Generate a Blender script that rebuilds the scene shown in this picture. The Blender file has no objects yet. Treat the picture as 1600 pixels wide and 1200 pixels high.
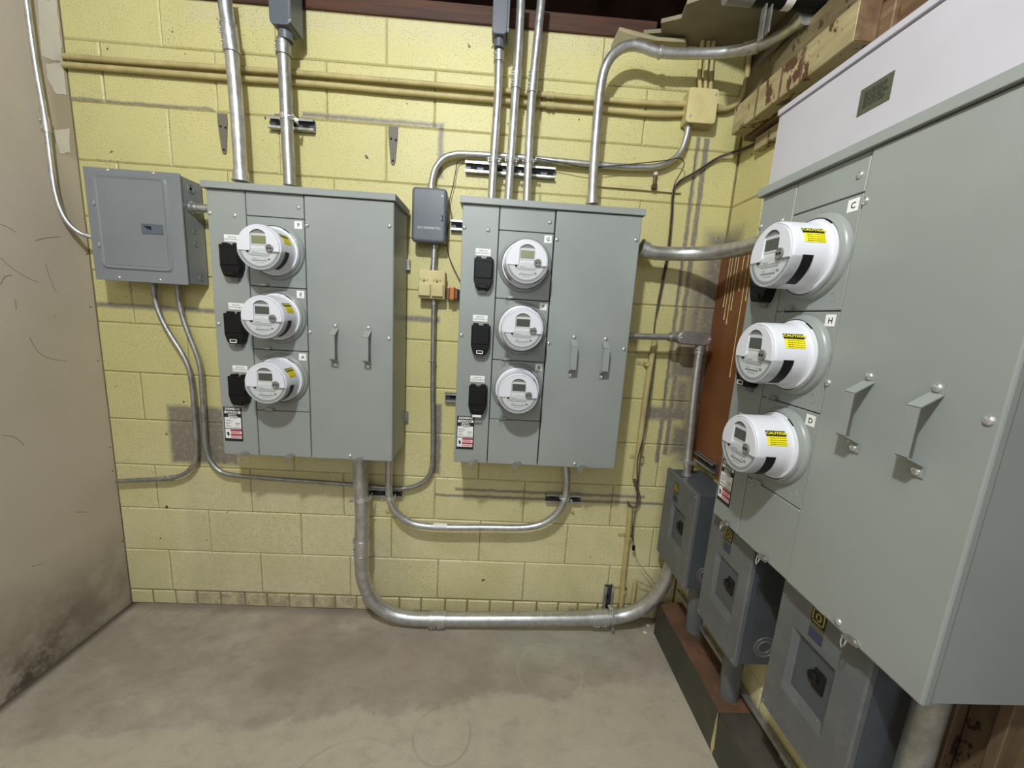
import bpy, bmesh, math, random
from mathutils import Vector, Matrix
random.seed(7)
C = bpy.data.collections.new('room') if False else bpy.context.scene.collection
S = bpy.context.scene
# ---------------------------------------------------------------- camera
CAM = Vector((1.48968, -1.66434, 1.41930)); FPX = 611.8
RT = Vector((0.997742, -0.030228, 0.059980)); DN = Vector((0.053789, -0.175232, -0.983057)); FW = Vector((0.040226, 0.984063, -0.173211))
cd = bpy.data.cameras.new('camera'); cam = bpy.data.objects.new('camera', cd); C.objects.link(cam)
cd.sensor_width = 36; cd.lens = 36*FPX/1600; cd.clip_start = .02
m = Matrix((RT, -DN, -FW)).transposed().to_4x4(); m.translation = CAM
cam.matrix_world = m; S.camera = cam
# ---------------------------------------------------------------- world, lamps, exposure
w = bpy.data.worlds.new('world'); S.world = w; w.use_nodes = True
w.node_tree.nodes['Background'].inputs[0].default_value = (.98, 1.0, 1.0, 1)
w.node_tree.nodes['Background'].inputs[1].default_value = .20
def lamp(name, kind, loc, energy, color, size, rot=(0, 0, 0)):
    l = bpy.data.lights.new(name, kind); l.energy = energy; l.color = color
    if kind == 'AREA': l.size = size
    else: l.shadow_soft_size = size
    o = bpy.data.objects.new(name, l); o.location = loc; o.rotation_euler = rot; C.objects.link(o); return o
lamp('ceiling_lamp', 'POINT', (1.15, -1.80, 2.74), 124, (.95, 1.0, 1.03), .045)
lamp('far_fill_light', 'POINT', (1.25, -3.9, 2.35), 64, (.95, 1.0, 1.06), .6)  # added fill light behind the camera, no fixture known there
S.view_settings.view_transform = 'Standard'; S.view_settings.look = 'None'
S.view_settings.exposure = 0.14; S.view_settings.gamma = 1; S.view_settings.use_curve_mapping = False

# ---------------------------------------------------------------- helpers
def at(px, py, d=0.0):            # point of the photograph on the plane d metres in front of the back wall
    r = RT*((px-800)/FPX) + DN*((py-600)/FPX) + FW
    return CAM + r*((-d-CAM.y)/r.y)
def atx(px, py, x):               # point of the photograph on the plane X = x, parallel to the right wall
    r = RT*((px-800)/FPX) + DN*((py-600)/FPX) + FW
    return CAM + r*((x-CAM.x)/r.x)
def lin(r, g, b):
    f = lambda c: (c/255/12.92) if c/255 <= .04045 else ((c/255+.055)/1.055)**2.4
    return (f(r), f(g), f(b), 1)
class N:                          # small node-tree writer
    def __init__(s, name, rough=.5, metal=0.0, col=(120, 120, 120)):
        s.m = bpy.data.materials.new(name); s.m.use_nodes = True; s.t = s.m.node_tree; s.b = s.t.nodes['Principled BSDF']
        s.b.inputs['Roughness'].default_value = rough; s.b.inputs['Metallic'].default_value = metal
        s.b.inputs['Base Color'].default_value = lin(*col); s.co = None
    def n(s, typ, **k):
        x = s.t.nodes.new(typ)
        for a, v in k.items(): setattr(x, a, v)
        return x
    def l(s, a, b): s.t.links.new(a, b)
    def pos(s):
        if s.co is None: s.co = s.n('ShaderNodeNewGeometry').outputs['Position']
        return s.co
    def scaled(s, v):
        x = s.n('ShaderNodeVectorMath', operation='MULTIPLY'); s.l(s.pos(), x.inputs[0]); x.inputs[1].default_value = v; return x.outputs[0]
    def noise(s, scale, detail=4, rough=.55, vec=None, out='Fac'):
        x = s.n('ShaderNodeTexNoise'); x.inputs['Scale'].default_value = scale; x.inputs['Detail'].default_value = detail
        x.inputs['Roughness'].default_value = rough; s.l(vec or s.pos(), x.inputs['Vector']); return x.outputs[out]
    def ramp(s, fac, a, b, va=0.0, vb=1.0):
        x = s.n('ShaderNodeMapRange', clamp=True); s.l(fac, x.inputs[0])
        for i, v in enumerate((a, b, va, vb)): x.inputs[i+1].default_value = v
        return x.outputs[0]
    def math(s, op, a, b):
        x = s.n('ShaderNodeMath', operation=op)
        for i, v in enumerate((a, b)):
            if isinstance(v, (int, float)): x.inputs[i].default_value = v
            else: s.l(v, x.inputs[i])
        return x.outputs[0]
    def mix(s, f, a, b):
        x = s.n('ShaderNodeMix', data_type='RGBA')
        if isinstance(f, (int, float)): x.inputs[0].default_value = f
        else: s.l(f, x.inputs[0])
        for i, v in ((6, a), (7, b)):
            if isinstance(v, tuple): x.inputs[i].default_value = lin(*v) if len(v) == 3 else v
            else: s.l(v, x.inputs[i])
        return x.outputs[2]
    def bump(s, h, strength, dist=.002):
        x = s.n('ShaderNodeBump'); x.inputs['Strength'].default_value = strength; x.inputs['Distance'].default_value = dist
        s.l(h, x.inputs['Height']); s.l(x.outputs[0], s.b.inputs['Normal'])
    def base(s, c): s.l(c, s.b.inputs['Base Color'])
    def rbox(s, lo, hi, soft, pts):   # mask of an axis-aligned box in metres, ragged edge
        c = [(a+b)/2 for a, b in zip(lo, hi)]; h = [abs(b-a)/2 for a, b in zip(lo, hi)]
        a = s.n('ShaderNodeVectorMath', operation='SUBTRACT'); s.l(pts, a.inputs[0]); a.inputs[1].default_value = c
        b = s.n('ShaderNodeVectorMath', operation='ABSOLUTE'); s.l(a.outputs[0], b.inputs[0])
        d = s.n('ShaderNodeVectorMath', operation='SUBTRACT'); s.l(b.outputs[0], d.inputs[0]); d.inputs[1].default_value = h
        e = s.n('ShaderNodeSeparateXYZ'); s.l(d.outputs[0], e.inputs[0])
        return s.ramp(s.math('MAXIMUM', s.math('MAXIMUM', e.outputs[0], e.outputs[1]), e.outputs[2]), soft, -soft)
def plain(name, col, rough=.5, metal=0.0, bump=0, bscale=300, var=.0, spec=None):
    k = N(name, rough, metal, col)
    if var: 
        c2 = tuple(int(x*(1-var)) for x in col); k.base(k.mix(k.ramp(k.noise(9, 6), .35, .7), col, c2))
    if bump: k.bump(k.noise(bscale, 2), bump, .001)
    if spec is not None: k.b.inputs['Specular IOR Level'].default_value = spec
    return k.m

# ---------------------------------------------------------------- materials
def make_paint():
    k = N('yellow_block_paint', .5); Y = (202, 194, 134)
    P = k.pos(); wob = k.n('ShaderNodeVectorMath', operation='MULTIPLY_ADD')
    k.l(k.noise(22, 5, .65, out='Color'), wob.inputs[0]); wob.inputs[1].default_value = (.016, 0, .016)
    sh = k.n('ShaderNodeVectorMath', operation='ADD'); k.l(P, sh.inputs[0]); sh.inputs[1].default_value = (-.008, 0, -.008)
    k.l(sh.outputs[0], wob.inputs[2]); PW = wob.outputs[0]
    big = k.noise(2.6, 5); c = k.mix(k.ramp(big, .3, .7), Y, (192, 184, 127))
    # paler mottled tone low on the wall paints back light lost to falloff
    sx = k.n('ShaderNodeSeparateXYZ'); k.l(P, sx.inputs[0])
    low = k.ramp(sx.outputs[2], 1.1, .3); c = k.mix(k.math('MULTIPLY', low, k.ramp(k.noise(5, 5), .3, .62, .35, .9)), c, (222, 214, 172))
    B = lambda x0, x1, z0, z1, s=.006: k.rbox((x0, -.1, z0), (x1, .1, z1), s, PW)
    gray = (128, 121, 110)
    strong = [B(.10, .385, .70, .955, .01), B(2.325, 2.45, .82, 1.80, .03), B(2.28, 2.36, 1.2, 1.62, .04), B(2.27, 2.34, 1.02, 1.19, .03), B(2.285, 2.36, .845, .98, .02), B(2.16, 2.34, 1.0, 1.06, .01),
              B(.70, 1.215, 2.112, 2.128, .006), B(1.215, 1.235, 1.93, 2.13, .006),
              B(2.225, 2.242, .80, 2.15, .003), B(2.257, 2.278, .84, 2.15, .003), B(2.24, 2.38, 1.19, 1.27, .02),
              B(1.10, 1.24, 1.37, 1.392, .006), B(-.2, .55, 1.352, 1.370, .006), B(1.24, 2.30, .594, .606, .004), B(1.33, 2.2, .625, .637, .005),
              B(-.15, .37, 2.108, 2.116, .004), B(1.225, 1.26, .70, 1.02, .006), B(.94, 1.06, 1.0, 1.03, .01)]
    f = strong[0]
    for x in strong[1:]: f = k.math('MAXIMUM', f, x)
    faint = [B(.14, .90, .02, .64, .03), B(.90, 1.14, .06, .42, .03), B(1.9, 2.2, .58, .66, .03), B(.05, 1.0, .0, .075, .01), B(2.15, 2.38, 1.5, 1.75, .04), B(.3, 1.9, 2.40, 2.5, .02)]
    g = faint[0]
    for x in faint[1:]: g = k.math('MAXIMUM', g, x)
    fine = k.noise(160, 3, .6)
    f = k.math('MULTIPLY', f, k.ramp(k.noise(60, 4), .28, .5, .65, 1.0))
    g = k.math('MULTIPLY', g, k.ramp(k.noise(30, 5, .7), .35, .7, .05, .75))
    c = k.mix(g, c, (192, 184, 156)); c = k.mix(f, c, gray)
    h = k.math('MULTIPLY', k.math('MAXIMUM', B(.14, .98, -.02, .078, .006), B(1.9, 2.3, -.02, .05, .01)), k.ramp(k.noise(24, 6, .7), .38, .6, .1, .85)); c = k.mix(h, c, (158, 142, 124))
    pores = k.math('MULTIPLY', k.ramp(k.noise(200, 2, .6), .57, .65), k.ramp(k.noise(7, 3), .35, .62, .35, 1))
    c = k.mix(k.math('MULTIPLY', pores, .7), c, (112, 103, 72))
    spots = k.ramp(k.noise(26, 2, .5), .735, .75); c = k.mix(spots, c, (82, 72, 52))
    scuff = k.ramp(k.noise(14, 8, .8, vec=k.scaled((1, 1, 1.6))), .64, .72, 0, .45); c = k.mix(scuff, c, (150, 138, 100))
    k.base(c); k.bump(k.math('ADD', k.math('MULTIPLY', fine, .5), k.noise(45, 4)), .35, .0025); return k.m
PAINT = make_paint()
MORTAR = plain('painted_mortar', (146, 134, 92), .6, bump=.4, bscale=120, var=.12)
def make_concrete():
    k = N('worn_concrete_floor', .62)
    c = k.mix(k.ramp(k.noise(1.7, 6, .6), .42, .58), (176, 166, 154), (154, 144, 132))
    c = k.mix(k.ramp(k.noise(3.1, 8, .65, vec=k.scaled((1, 1.8, 1))), .48, .68, 0, .7), c, (184, 177, 160))
    c = k.mix(k.ramp(k.noise(5.2, 5, .6), .55, .72, 0, .6), c, (138, 133, 122))
    c = k.mix(k.ramp(k.noise(2.3, 3, .5), .60, .75, 0, .5), c, (172, 150, 138))
    c = k.mix(k.ramp(k.noise(120, 2), .66, .72, 0, .5), c, (100, 92, 82))
    c = k.mix(k.ramp(k.noise(34, 4, .8), .74, .77, 0, .8), c, (84, 78, 70))
    c = k.mix(k.ramp(k.noise(40, 3, .7, vec=k.scaled((1, 2.2, 1))), .73, .76, 0, .7), c, (190, 184, 168))
    dv = k.n('ShaderNodeVectorMath', operation='MULTIPLY_ADD'); k.l(k.noise(5, 6, .65, out='Color'), dv.inputs[0]); dv.inputs[1].default_value = (.22, .22, 0); k.l(k.pos(), dv.inputs[2])
    PD = dv.outputs[0]                     # wandering coordinates, offset by about (.11, .11)
    sp = k.n('ShaderNodeSeparateXYZ'); k.l(PD, sp.inputs[0])
    edge = k.math('ADD', sp.outputs[1], k.math('MULTIPLY', sp.outputs[0], -.115))
    c = k.mix(k.math('MULTIPLY', k.ramp(edge, -.495, -.525), k.ramp(k.noise(14, 6, .7), .2, .6, .35, .8)), c, (188, 178, 158))
    c = k.mix(k.math('MULTIPLY', k.rbox((.75, -.33, -1), (1.62, -.05, 1), .05, PD), .4), c, (134, 120, 106))
    c = k.mix(k.math('MULTIPLY', k.rbox((1.65, -.16, -1), (2.2, .04, 1), .05, PD), .45), c, (176, 176, 162))
    for cx, cy, rr, w_, col, am in ((1.37, -.555, .096, .006, (124, 112, 98), .4), (1.77, -.30, .13, .008, (190, 184, 170), .3), (1.12, -.78, .21, .006, (124, 112, 98), .3)):
        ds = k.n('ShaderNodeVectorMath', operation='DISTANCE'); k.l(k.pos(), ds.inputs[0]); ds.inputs[1].default_value = (cx, cy, 0)
        a_ = k.math('ABSOLUTE', k.math('SUBTRACT', ds.outputs['Value'], rr), 0); c = k.mix(k.math('MULTIPLY', k.ramp(a_, w_, 0, 0, am), k.ramp(k.noise(6, 3), .42, .56)), c, col)
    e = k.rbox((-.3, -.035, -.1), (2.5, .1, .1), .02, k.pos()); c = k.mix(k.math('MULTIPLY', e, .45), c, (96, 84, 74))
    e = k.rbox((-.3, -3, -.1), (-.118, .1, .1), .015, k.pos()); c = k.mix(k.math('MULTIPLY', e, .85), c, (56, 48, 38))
    c = k.mix(k.ramp(k.noise(11, 9, .75, vec=k.scaled((1, 1.7, 1))), .5, .7, 0, .35), c, (120, 112, 100)); c = k.mix(k.ramp(k.noise(300, 2, .5), .55, .7, 0, .35), c, (128, 118, 106))
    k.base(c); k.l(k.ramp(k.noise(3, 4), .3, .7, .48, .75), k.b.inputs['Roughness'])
    k.bump(k.noise(35, 6, .6), .25, .002); return k.m
FLOOR = make_concrete()
def make_drywall():
    k = N('taupe_drywall_paint', .6)
    c = k.mix(k.ramp(k.noise(1.8, 4), .35, .7), (190, 178, 164), (178, 167, 150))
    c = k.mix(k.ramp(k.noise(6, 9, .75, vec=k.scaled((1, 1, 1.5))), .63, .74, 0, .4), c, (136, 126, 112))
    c = k.mix(k.ramp(k.noise(14, 3, .6, vec=k.scaled((1, 4, .8))), .71, .74, 0, .6), c, (100, 92, 82))
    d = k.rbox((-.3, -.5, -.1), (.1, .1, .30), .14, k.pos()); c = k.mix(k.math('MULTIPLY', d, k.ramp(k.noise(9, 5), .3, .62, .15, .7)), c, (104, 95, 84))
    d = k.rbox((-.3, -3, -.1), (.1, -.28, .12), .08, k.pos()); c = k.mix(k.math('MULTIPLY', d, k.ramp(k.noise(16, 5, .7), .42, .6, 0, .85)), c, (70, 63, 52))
    d = k.rbox((-.3, -.062, 1.9), (.1, .0, 2.6), .01, k.pos()); c = k.mix(k.math('MULTIPLY', d, .5), c, (150, 138, 112))
    k.base(c); k.bump(k.noise(90, 3), .12, .001); return k.m
DRYWALL = make_drywall()
def steel_paint(name, col, rough=.38, dust=0):
    k = N(name, rough, 0, col); k.bump(k.noise(700, 2, .5), .06, .0006)
    c2 = tuple(int(x*.95) for x in col); c = k.mix(k.ramp(k.noise(3, 3), .35, .65), col, c2)
    if dust:
        c = k.mix(k.ramp(k.noise(12, 7, .75), .45, .75, 0, dust), c, tuple(min(255, x+42) for x in col))
        c = k.mix(k.ramp(k.noise(90, 3, .8), .70, .74, 0, .7), c, tuple(min(255, x+70) for x in col))
    k.base(c); return k.m
PANEL = steel_paint('light_gray_enamel', (146, 151, 148), .34)
BREAKER = steel_paint('blue_gray_enamel', (127, 131, 134), .36)
BREAKERD = steel_paint('blue_gray_latch', (92, 101, 112), .4)
OLDBOX = steel_paint('old_dark_gray_enamel', (98, 101, 103), .45, .35)
OLDSIDE = steel_paint('old_blue_gray_side', (76, 82, 88), .42, .2)
SLATE = steel_paint('slate_gray_enamel', (88, 93, 101), .38, .25)
LILAC = steel_paint('pale_lilac_enamel', (190, 187, 194), .42)
def make_zinc(name, a, b, r0, r1):
    k = N(name, .3, .8); k.base(k.mix(k.ramp(k.noise(30, 6, .7), .35, .65), a, b))
    k.l(k.ramp(k.noise(50, 4), .3, .7, r0, r1), k.b.inputs['Roughness']); k.bump(k.noise(140, 3), .08, .001); return k.m
ZINC = make_zinc('galvanized_steel', (206, 206, 204), (176, 176, 174), .3, .45)
ZINCOLD = make_zinc('dull_galvanized_steel', (178, 178, 174), (146, 146, 142), .36, .52)
CHROME = make_zinc('bright_zinc_screws', (226, 228, 230), (196, 198, 200), .18, .3)
def make_oldpipe():
    k = N('yellowed_pipe_paint', .55); c = k.mix(k.ramp(k.noise(8, 6, .7), .35, .7), (192, 178, 122), (158, 144, 98))
    c = k.mix(k.ramp(k.noise(45, 5, .8), .62, .72, 0, .7), c, (98, 84, 60)); k.base(c); k.bump(k.noise(60, 4), .3, .0015); return k.m
OLDPIPE = make_oldpipe()
IVORY = plain('ivory_paint', (206, 192, 138), .5, bump=.2, bscale=100, var=.14)
BLACK = plain('black_plastic', (14, 14, 15), .45, spec=.3)
DARK = plain('dark_slot', (12, 12, 12), .8)
RUBBER = plain('black_cable', (26, 24, 22), .55)
GCABLE = plain('gray_brown_cable', (104, 94, 76), .6, var=.3)
WHITEP = plain('white_meter_plastic', (212, 213, 220), .28)
WHITEF = plain('white_faceplate', (190, 193, 197), .4)
LABEL = plain('white_label', (232, 232, 230), .55)
DIAL = plain('dial_label', (206, 208, 208), .5)
INK = plain('black_ink', (26, 26, 28), .6); GINK = plain('gray_ink', (74, 76, 80), .6)
YEL = plain('caution_yellow', (236, 222, 20), .5); RED = plain('warning_red', (176, 40, 58), .5); PINK = plain('warning_pink', (226, 160, 168), .5)
LCD = plain('lcd_glass', (74, 78, 70), .2); LCDG = plain('lcd_glass_green', (122, 128, 94), .2)
GREYT = plain('smoky_clear_plastic', (176, 178, 182), .15); GREYP = plain('gray_plastic', (120, 118, 116), .3)
def make_clear():
    k = N('clear_polycarbonate', .12, 0, (200, 205, 208)); k.b.inputs['Alpha'].default_value = .28; return k.m
CLEAR = make_clear()
def wood(name, a, b, chip=None, sc=(3, 3, 40), vert=False, amt=.62, rough=.65):
    k = N(name, rough); v = k.scaled(sc); c = k.mix(k.ramp(k.noise(1, 6, .6, vec=v), .35, .65), a, b)
    if chip: c = k.mix(k.ramp(k.noise(19, 7, .7, vec=k.scaled((1, 1, .6))), amt, amt+.02), c, chip)
    k.base(c); k.bump(k.noise(1, 5, .6, vec=v), .3, .002); return k.m
LEDGER = wood('chipped_cream_painted_wood', (172, 160, 120), (146, 132, 96), (84, 54, 36), (4, 6, 30), amt=.545)
BAREWOOD = wood('bare_brown_wood', (124, 100, 72), (86, 64, 44), None, (30, 4, 30))
SILL = wood('reddish_brown_beam', (80, 44, 22), (50, 28, 15), None, (3, 3, 60))
PLY = wood('varnished_brown_board', (128, 80, 44), (106, 62, 32), None, (2, 5, 3), rough=.35)
JAMB = wood('weathered_jamb_wood', (112, 92, 68), (78, 60, 42), (40, 28, 20), (20, 20, 3), amt=.60)
VOID = plain('shade_dark_framing', (20, 12, 8), 1, var=.5, spec=0)  # near-black colour stands in for the shade of the ceiling void
OLIVE = plain('dark_olive_paint', (70, 68, 58), .5, bump=.15, bscale=60, var=.2)
def make_rust():
    k = N('rusty_trough_top', .65); c = k.mix(k.ramp(k.noise(7, 6, .7), .38, .62), (118, 84, 64), (84, 64, 50))
    c = k.mix(k.ramp(k.noise(30, 5, .8), .6, .75, 0, .8), c, (64, 60, 56)); k.base(c); return k.m
RUST = make_rust()
SOOT = plain('grey_trough_top', (84, 78, 70), .6, var=.3)
BOARD = plain('gray_beige_ceiling_board', (132, 124, 100), .7, var=.15, bump=.1, bscale=40)
SCRAP = plain('torn_gypsum', (158, 148, 116), .8, var=.15, bump=.3, bscale=60)
COPPER = plain('copper_winding', (176, 112, 62), .4, .3)
SPLOTCH = plain('joint_compound', (214, 208, 196), .8, var=.05, bump=.15, bscale=60)
LOGO = plain('logo_gold', (176, 158, 66), .5); PEWTER = plain('etched_nameplate', (104, 106, 88), .42, .5, var=.15)
BLUEINK = plain('blue_black_label', (56, 58, 84), .5)

# ---------------------------------------------------------------- mesh builder
class M:
    def __init__(s): s.bm = bmesh.new()
    def box(s, x0, x1, y0, y1, z0, z1, bev=0, seg=1):
        x0, x1 = sorted((x0, x1)); y0, y1 = sorted((y0, y1)); z0, z1 = sorted((z0, z1))
        r = bmesh.ops.create_cube(s.bm, size=1, matrix=Matrix.Translation(((x0+x1)/2, (y0+y1)/2, (z0+z1)/2)) @ Matrix.Diagonal((x1-x0, y1-y0, z1-z0, 1)))
        if bev:
            es = list({e for v in r['verts'] for e in v.link_edges})
            bmesh.ops.bevel(s.bm, geom=es, offset=bev, segments=seg, affect='EDGES', profile=.5)
        return s
    def prism(s, poly, y0, y1, bev=0):          # poly in (x, z), front at y0 (towards -y)
        a = [s.bm.verts.new((x, y0, z)) for x, z in poly]; b = [s.bm.verts.new((x, y1, z)) for x, z in poly]; n = len(poly)
        f1 = s.bm.faces.new(a); f2 = s.bm.faces.new(b[::-1])
        for i in range(n): s.bm.faces.new((a[i], b[i], b[(i+1) % n], a[(i+1) % n]))
        if bev: bmesh.ops.bevel(s.bm, geom=list(f1.edges), offset=bev, segments=2, affect='EDGES', profile=.5)
        return s
    def loft(s, A, B):                           # two matching loops of 3D points, capped
        a = [s.bm.verts.new(p) for p in A]; b = [s.bm.verts.new(p) for p in B]; n = len(A)
        s.bm.faces.new(a); s.bm.faces.new(b[::-1])
        for i in range(n): s.bm.faces.new((a[i], b[i], b[(i+1) % n], a[(i+1) % n]))
        return s
    def rings(s, loops, cap0=True, cap1=True, closed=True):
        V = [[s.bm.verts.new(p) for p in L] for L in loops]; n = len(loops[0])
        for A, B in zip(V, V[1:]):
            for i in range(n if closed else n-1):
                f = s.bm.faces.new((A[i], B[i], B[(i+1) % n], A[(i+1) % n])); f.smooth = True
        if cap0 and closed: s.bm.faces.new(V[0][::-1])
        if cap1 and closed: s.bm.faces.new(V[-1])
        return s
    def lathe(s, prof, n=24, c=(0, 0), a0=0, a1=360, cap0=False, cap1=False):   # axis along y; prof = (radius, y)
        full = a1-a0 >= 359.9; k = n if full else n+1
        A = [math.radians(a0+(a1-a0)*i/n) for i in range(k)]
        L = [[(c[0]+r*math.cos(t), y, c[1]+r*math.sin(t)) for t in A] for r, y in prof]
        return s.rings(L, cap0, cap1, full)
    def tube(s, pts, r, n=10, caps=True):
        pts = [Vector(p) for p in pts]; L = []; T0 = (pts[1]-pts[0]).normalized()
        u = T0.orthogonal().normalized(); v = T0.cross(u); prev = T0
        for i, p in enumerate(pts):
            t = (pts[min(i+1, len(pts)-1)]-pts[max(i-1, 0)]).normalized()
            q = prev.rotation_difference(t); u = q @ u; v = q @ v; prev = t
            rr = r[i] if isinstance(r, (list, tuple)) else r
            L.append([p+u*(rr*math.cos(2*math.pi*j/n))+v*(rr*math.sin(2*math.pi*j/n)) for j in range(n)])
        return s.rings(L, caps, caps)
    def cyl(s, a, b, r, n=16): return s.tube([a, b], r, n)
    def mesh(s, name):
        bm = s.bm; bmesh.ops.recalc_face_normals(bm, faces=bm.faces)
        for e in bm.edges:
            if len(e.link_faces) == 2 and e.calc_face_angle(0) > .62: e.smooth = False
        me = bpy.data.meshes.new(name); bm.to_mesh(me); bm.free(); return me
def ob(name, me, mat=None, parent=None, loc=(0, 0, 0), rot=(0, 0, 0), off=None):
    if isinstance(me, M):
        if off is not None: bmesh.ops.translate(me.bm, verts=me.bm.verts, vec=-Vector(off))
        me = me.mesh(name)
    if mat is not None and not me.materials: me.materials.append(mat)
    o = bpy.data.objects.new(name, me); o.parent = parent; o.location = loc; o.rotation_euler = rot; C.objects.link(o); return o
def tag(o, label, cat, group=None):
    o['label'] = label; o['category'] = cat
    if group: o['group'] = group
    return o
def thing(name, label, cat, loc=(0, 0, 0), rz=0, group=None):
    o = bpy.data.objects.new(name, None); o.empty_display_size = .05; C.objects.link(o); o.location = loc; o.rotation_euler = (0, 0, rz)
    return tag(o, label, cat, group)
def struct(o): o['kind'] = 'structure'; return o
_txt = {}
def text_mesh(s, h, mat, align='CENTER', sx=1.0, bold=0.0):
    key = (s, h, mat.name, align, sx, bold)
    if key in _txt: return _txt[key]
    cu = bpy.data.curves.new('lettering', 'FONT'); cu.body = s; cu.size = h*1.38; cu.align_x = align; cu.align_y = 'CENTER'; cu.resolution_u = 2
    cu.offset = bold; cu.space_line = .8
    t = bpy.data.objects.new('lettering', cu); C.objects.link(t); bpy.context.view_layer.update()
    me = bpy.data.meshes.new_from_object(t.evaluated_get(bpy.context.evaluated_depsgraph_get()))
    bpy.data.objects.remove(t); bpy.data.curves.remove(cu)
    for v in me.vertices: v.co = (v.co.x*sx, 0, v.co.y)
    me.materials.clear(); me.materials.append(mat); _txt[key] = me; return me
def text(s, h, x, y, z, mat, parent, align='CENTER', sx=1.0, bold=0.0):
    return ob('lettering', text_mesh(s, h, mat, align, sx, bold), None, parent, (x, y, z))
def rrect(x0, x1, z0, z1, r, n=4):
    P = []
    for cx, cz, a in ((x1-r, z1-r, 0), (x0+r, z1-r, 90), (x0+r, z0+r, 180), (x1-r, z0+r, 270)):
        for i in range(n+1):
            t = math.radians(a+90*i/n); P.append((cx+r*math.cos(t), cz+r*math.sin(t)))
    return P
def smooth(pts, k=7):
    P = [Vector(p) for p in pts]; P = [P[0]*2-P[1]]+P+[P[-1]*2-P[-2]]; out = []
    for i in range(1, len(P)-2):
        p0, p1, p2, p3 = P[i-1:i+3]
        d1 = (p2-p1).length**.5; d0 = max((p1-p0).length**.5, 1e-6); d2 = max((p3-p2).length**.5, 1e-6)
        m1 = (p2-p1)+d1*((p1-p0)/d0-(p2-p0)/(d0+d1)); m2 = (p2-p1)+d1*((p3-p2)/d2-(p3-p1)/(d1+d2))
        n = max(1, min(k, int((p2-p1).length/.006)))
        for j in range(n):
            t = j/n; out.append((2*t**3-3*t*t+1)*p1+(t**3-2*t*t+t)*m1+(-2*t**3+3*t*t)*p2+(t**3-t*t)*m2)
    out.append(P[-2]); return out

# ================================================================ STRUCTURE
FW_, FH = .2032, .2032; Z1 = .0724
XL, XR = -.145, 2.405
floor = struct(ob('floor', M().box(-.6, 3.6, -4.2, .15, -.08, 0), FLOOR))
wb = struct(ob('wall_back', M().box(XL-.02, XR+.1, .0045, .14, 0, 2.47), MORTAR))
_blk = {}
def block_mesh(wd, ht):
    key = (round(wd, 3), round(ht, 3))
    if key not in _blk:
        mm = M(); r = .0048
        A = [(x, 0, z) for x, z in ((r, r), (wd-r, r), (wd-r, ht-r), (r, ht-r))]
        B = [(x, .0040, z) for x, z in ((0, 0), (wd, 0), (wd, ht), (0, ht))]
        D = [(x, .012, z) for x, z in ((0, 0), (wd, 0), (wd, ht), (0, ht))]
        mm.rings([A, B, D])
        for f in mm.bm.faces: f.smooth = False
        me = mm.mesh('block'); me.materials.append(PAINT); _blk[key] = me
    return _blk[key]
def courses(parent, x0, x1, place, toprow=12, shift=None):
    for k in range(toprow):
        sh = (shift or {}).get(k, 0); c = -2*FW_ + (0 if k % 2 == 0 else FW_) + sh
        while c < x1:
            a, b = max(c, x0), min(c+2*FW_, x1)
            if b-a > .03:
                zt = min(Z1+(k+1)*FH, 2.467) if k == 11 else Z1+(k+1)*FH
                j = .0013
                me = block_mesh(round(b-a-2*j, 3), round(zt-Z1-k*FH-2*j, 3))
                place(me, a+j, Z1+k*FH+j, parent)
            c += 2*FW_
def place_back(me, a, z, p): ob('block', me, None, p, (a, random.uniform(-.0008, .0008), z))
SH = {0: .045, 1: .03, 2: .02, 3: .01, 10: -.02, 11: 0}
courses(wb, XL, XR, place_back, 12, SH)
x = XL
while x < XR-.02:                                     # low first course of small bricks
    wd = random.uniform(.095, .115); wd = min(wd, XR-x-.003)
    ob('brick', block_mesh(round(wd-.006, 3), .066), None, wb, (x+.003, random.uniform(-.002, .001), .002)); x += wd
# left wall: painted board
wl = struct(ob('wall_left', M().box(XL-.1, XL, -4.2, .0, 0, 2.75), DRYWALL))
def wall_patch(poly, name='joint_compound_patch'):
    mm = M(); A = [(XL+.0012, y, z) for y, z in poly]; B = [(XL-.001, y, z) for y, z in poly]; mm.loft(A, B); return ob(name, mm, SPLOTCH, wl)
def onleft(px, py): 
    p = atx(px, py, XL); return (p.y, p.z)
def ragged(pts, amp=.004):
    out = []
    for i in range(len(pts)):
        a = pts[i]; b = pts[(i+1) % len(pts)]
        for j in range(4):
            t = j/4; out.append((a[0]+(b[0]-a[0])*t+random.uniform(-amp, amp), a[1]+(b[1]-a[1])*t+random.uniform(-amp, amp)))
    return out
wall_patch(ragged([onleft(*p) for p in ((82, 203), (108, 201), (109, 238), (93, 240))], .002))
wall_patch(ragged([onleft(*p) for p in ((72, 100), (98, 98), (104, 148), (88, 146), (75, 125))], .002))
wall_patch(ragged([onleft(*p) for p in ((60, 0), (88, 0), (95, 70), (97, 98), (66, 88))], .003))
for q in ((141, 480), (153, 564), (172, 699), (176, 736), (191, 846), (136, 397)):
    y, z = onleft(*q); y = min(y, -.004); ob('screw_hole', M().cyl((XL+.001, y, z), (XL-.004, y, z), .0025, 8), DARK, wl)
SCUFF = plain('scuff_mark', (124, 113, 99), .8)
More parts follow.
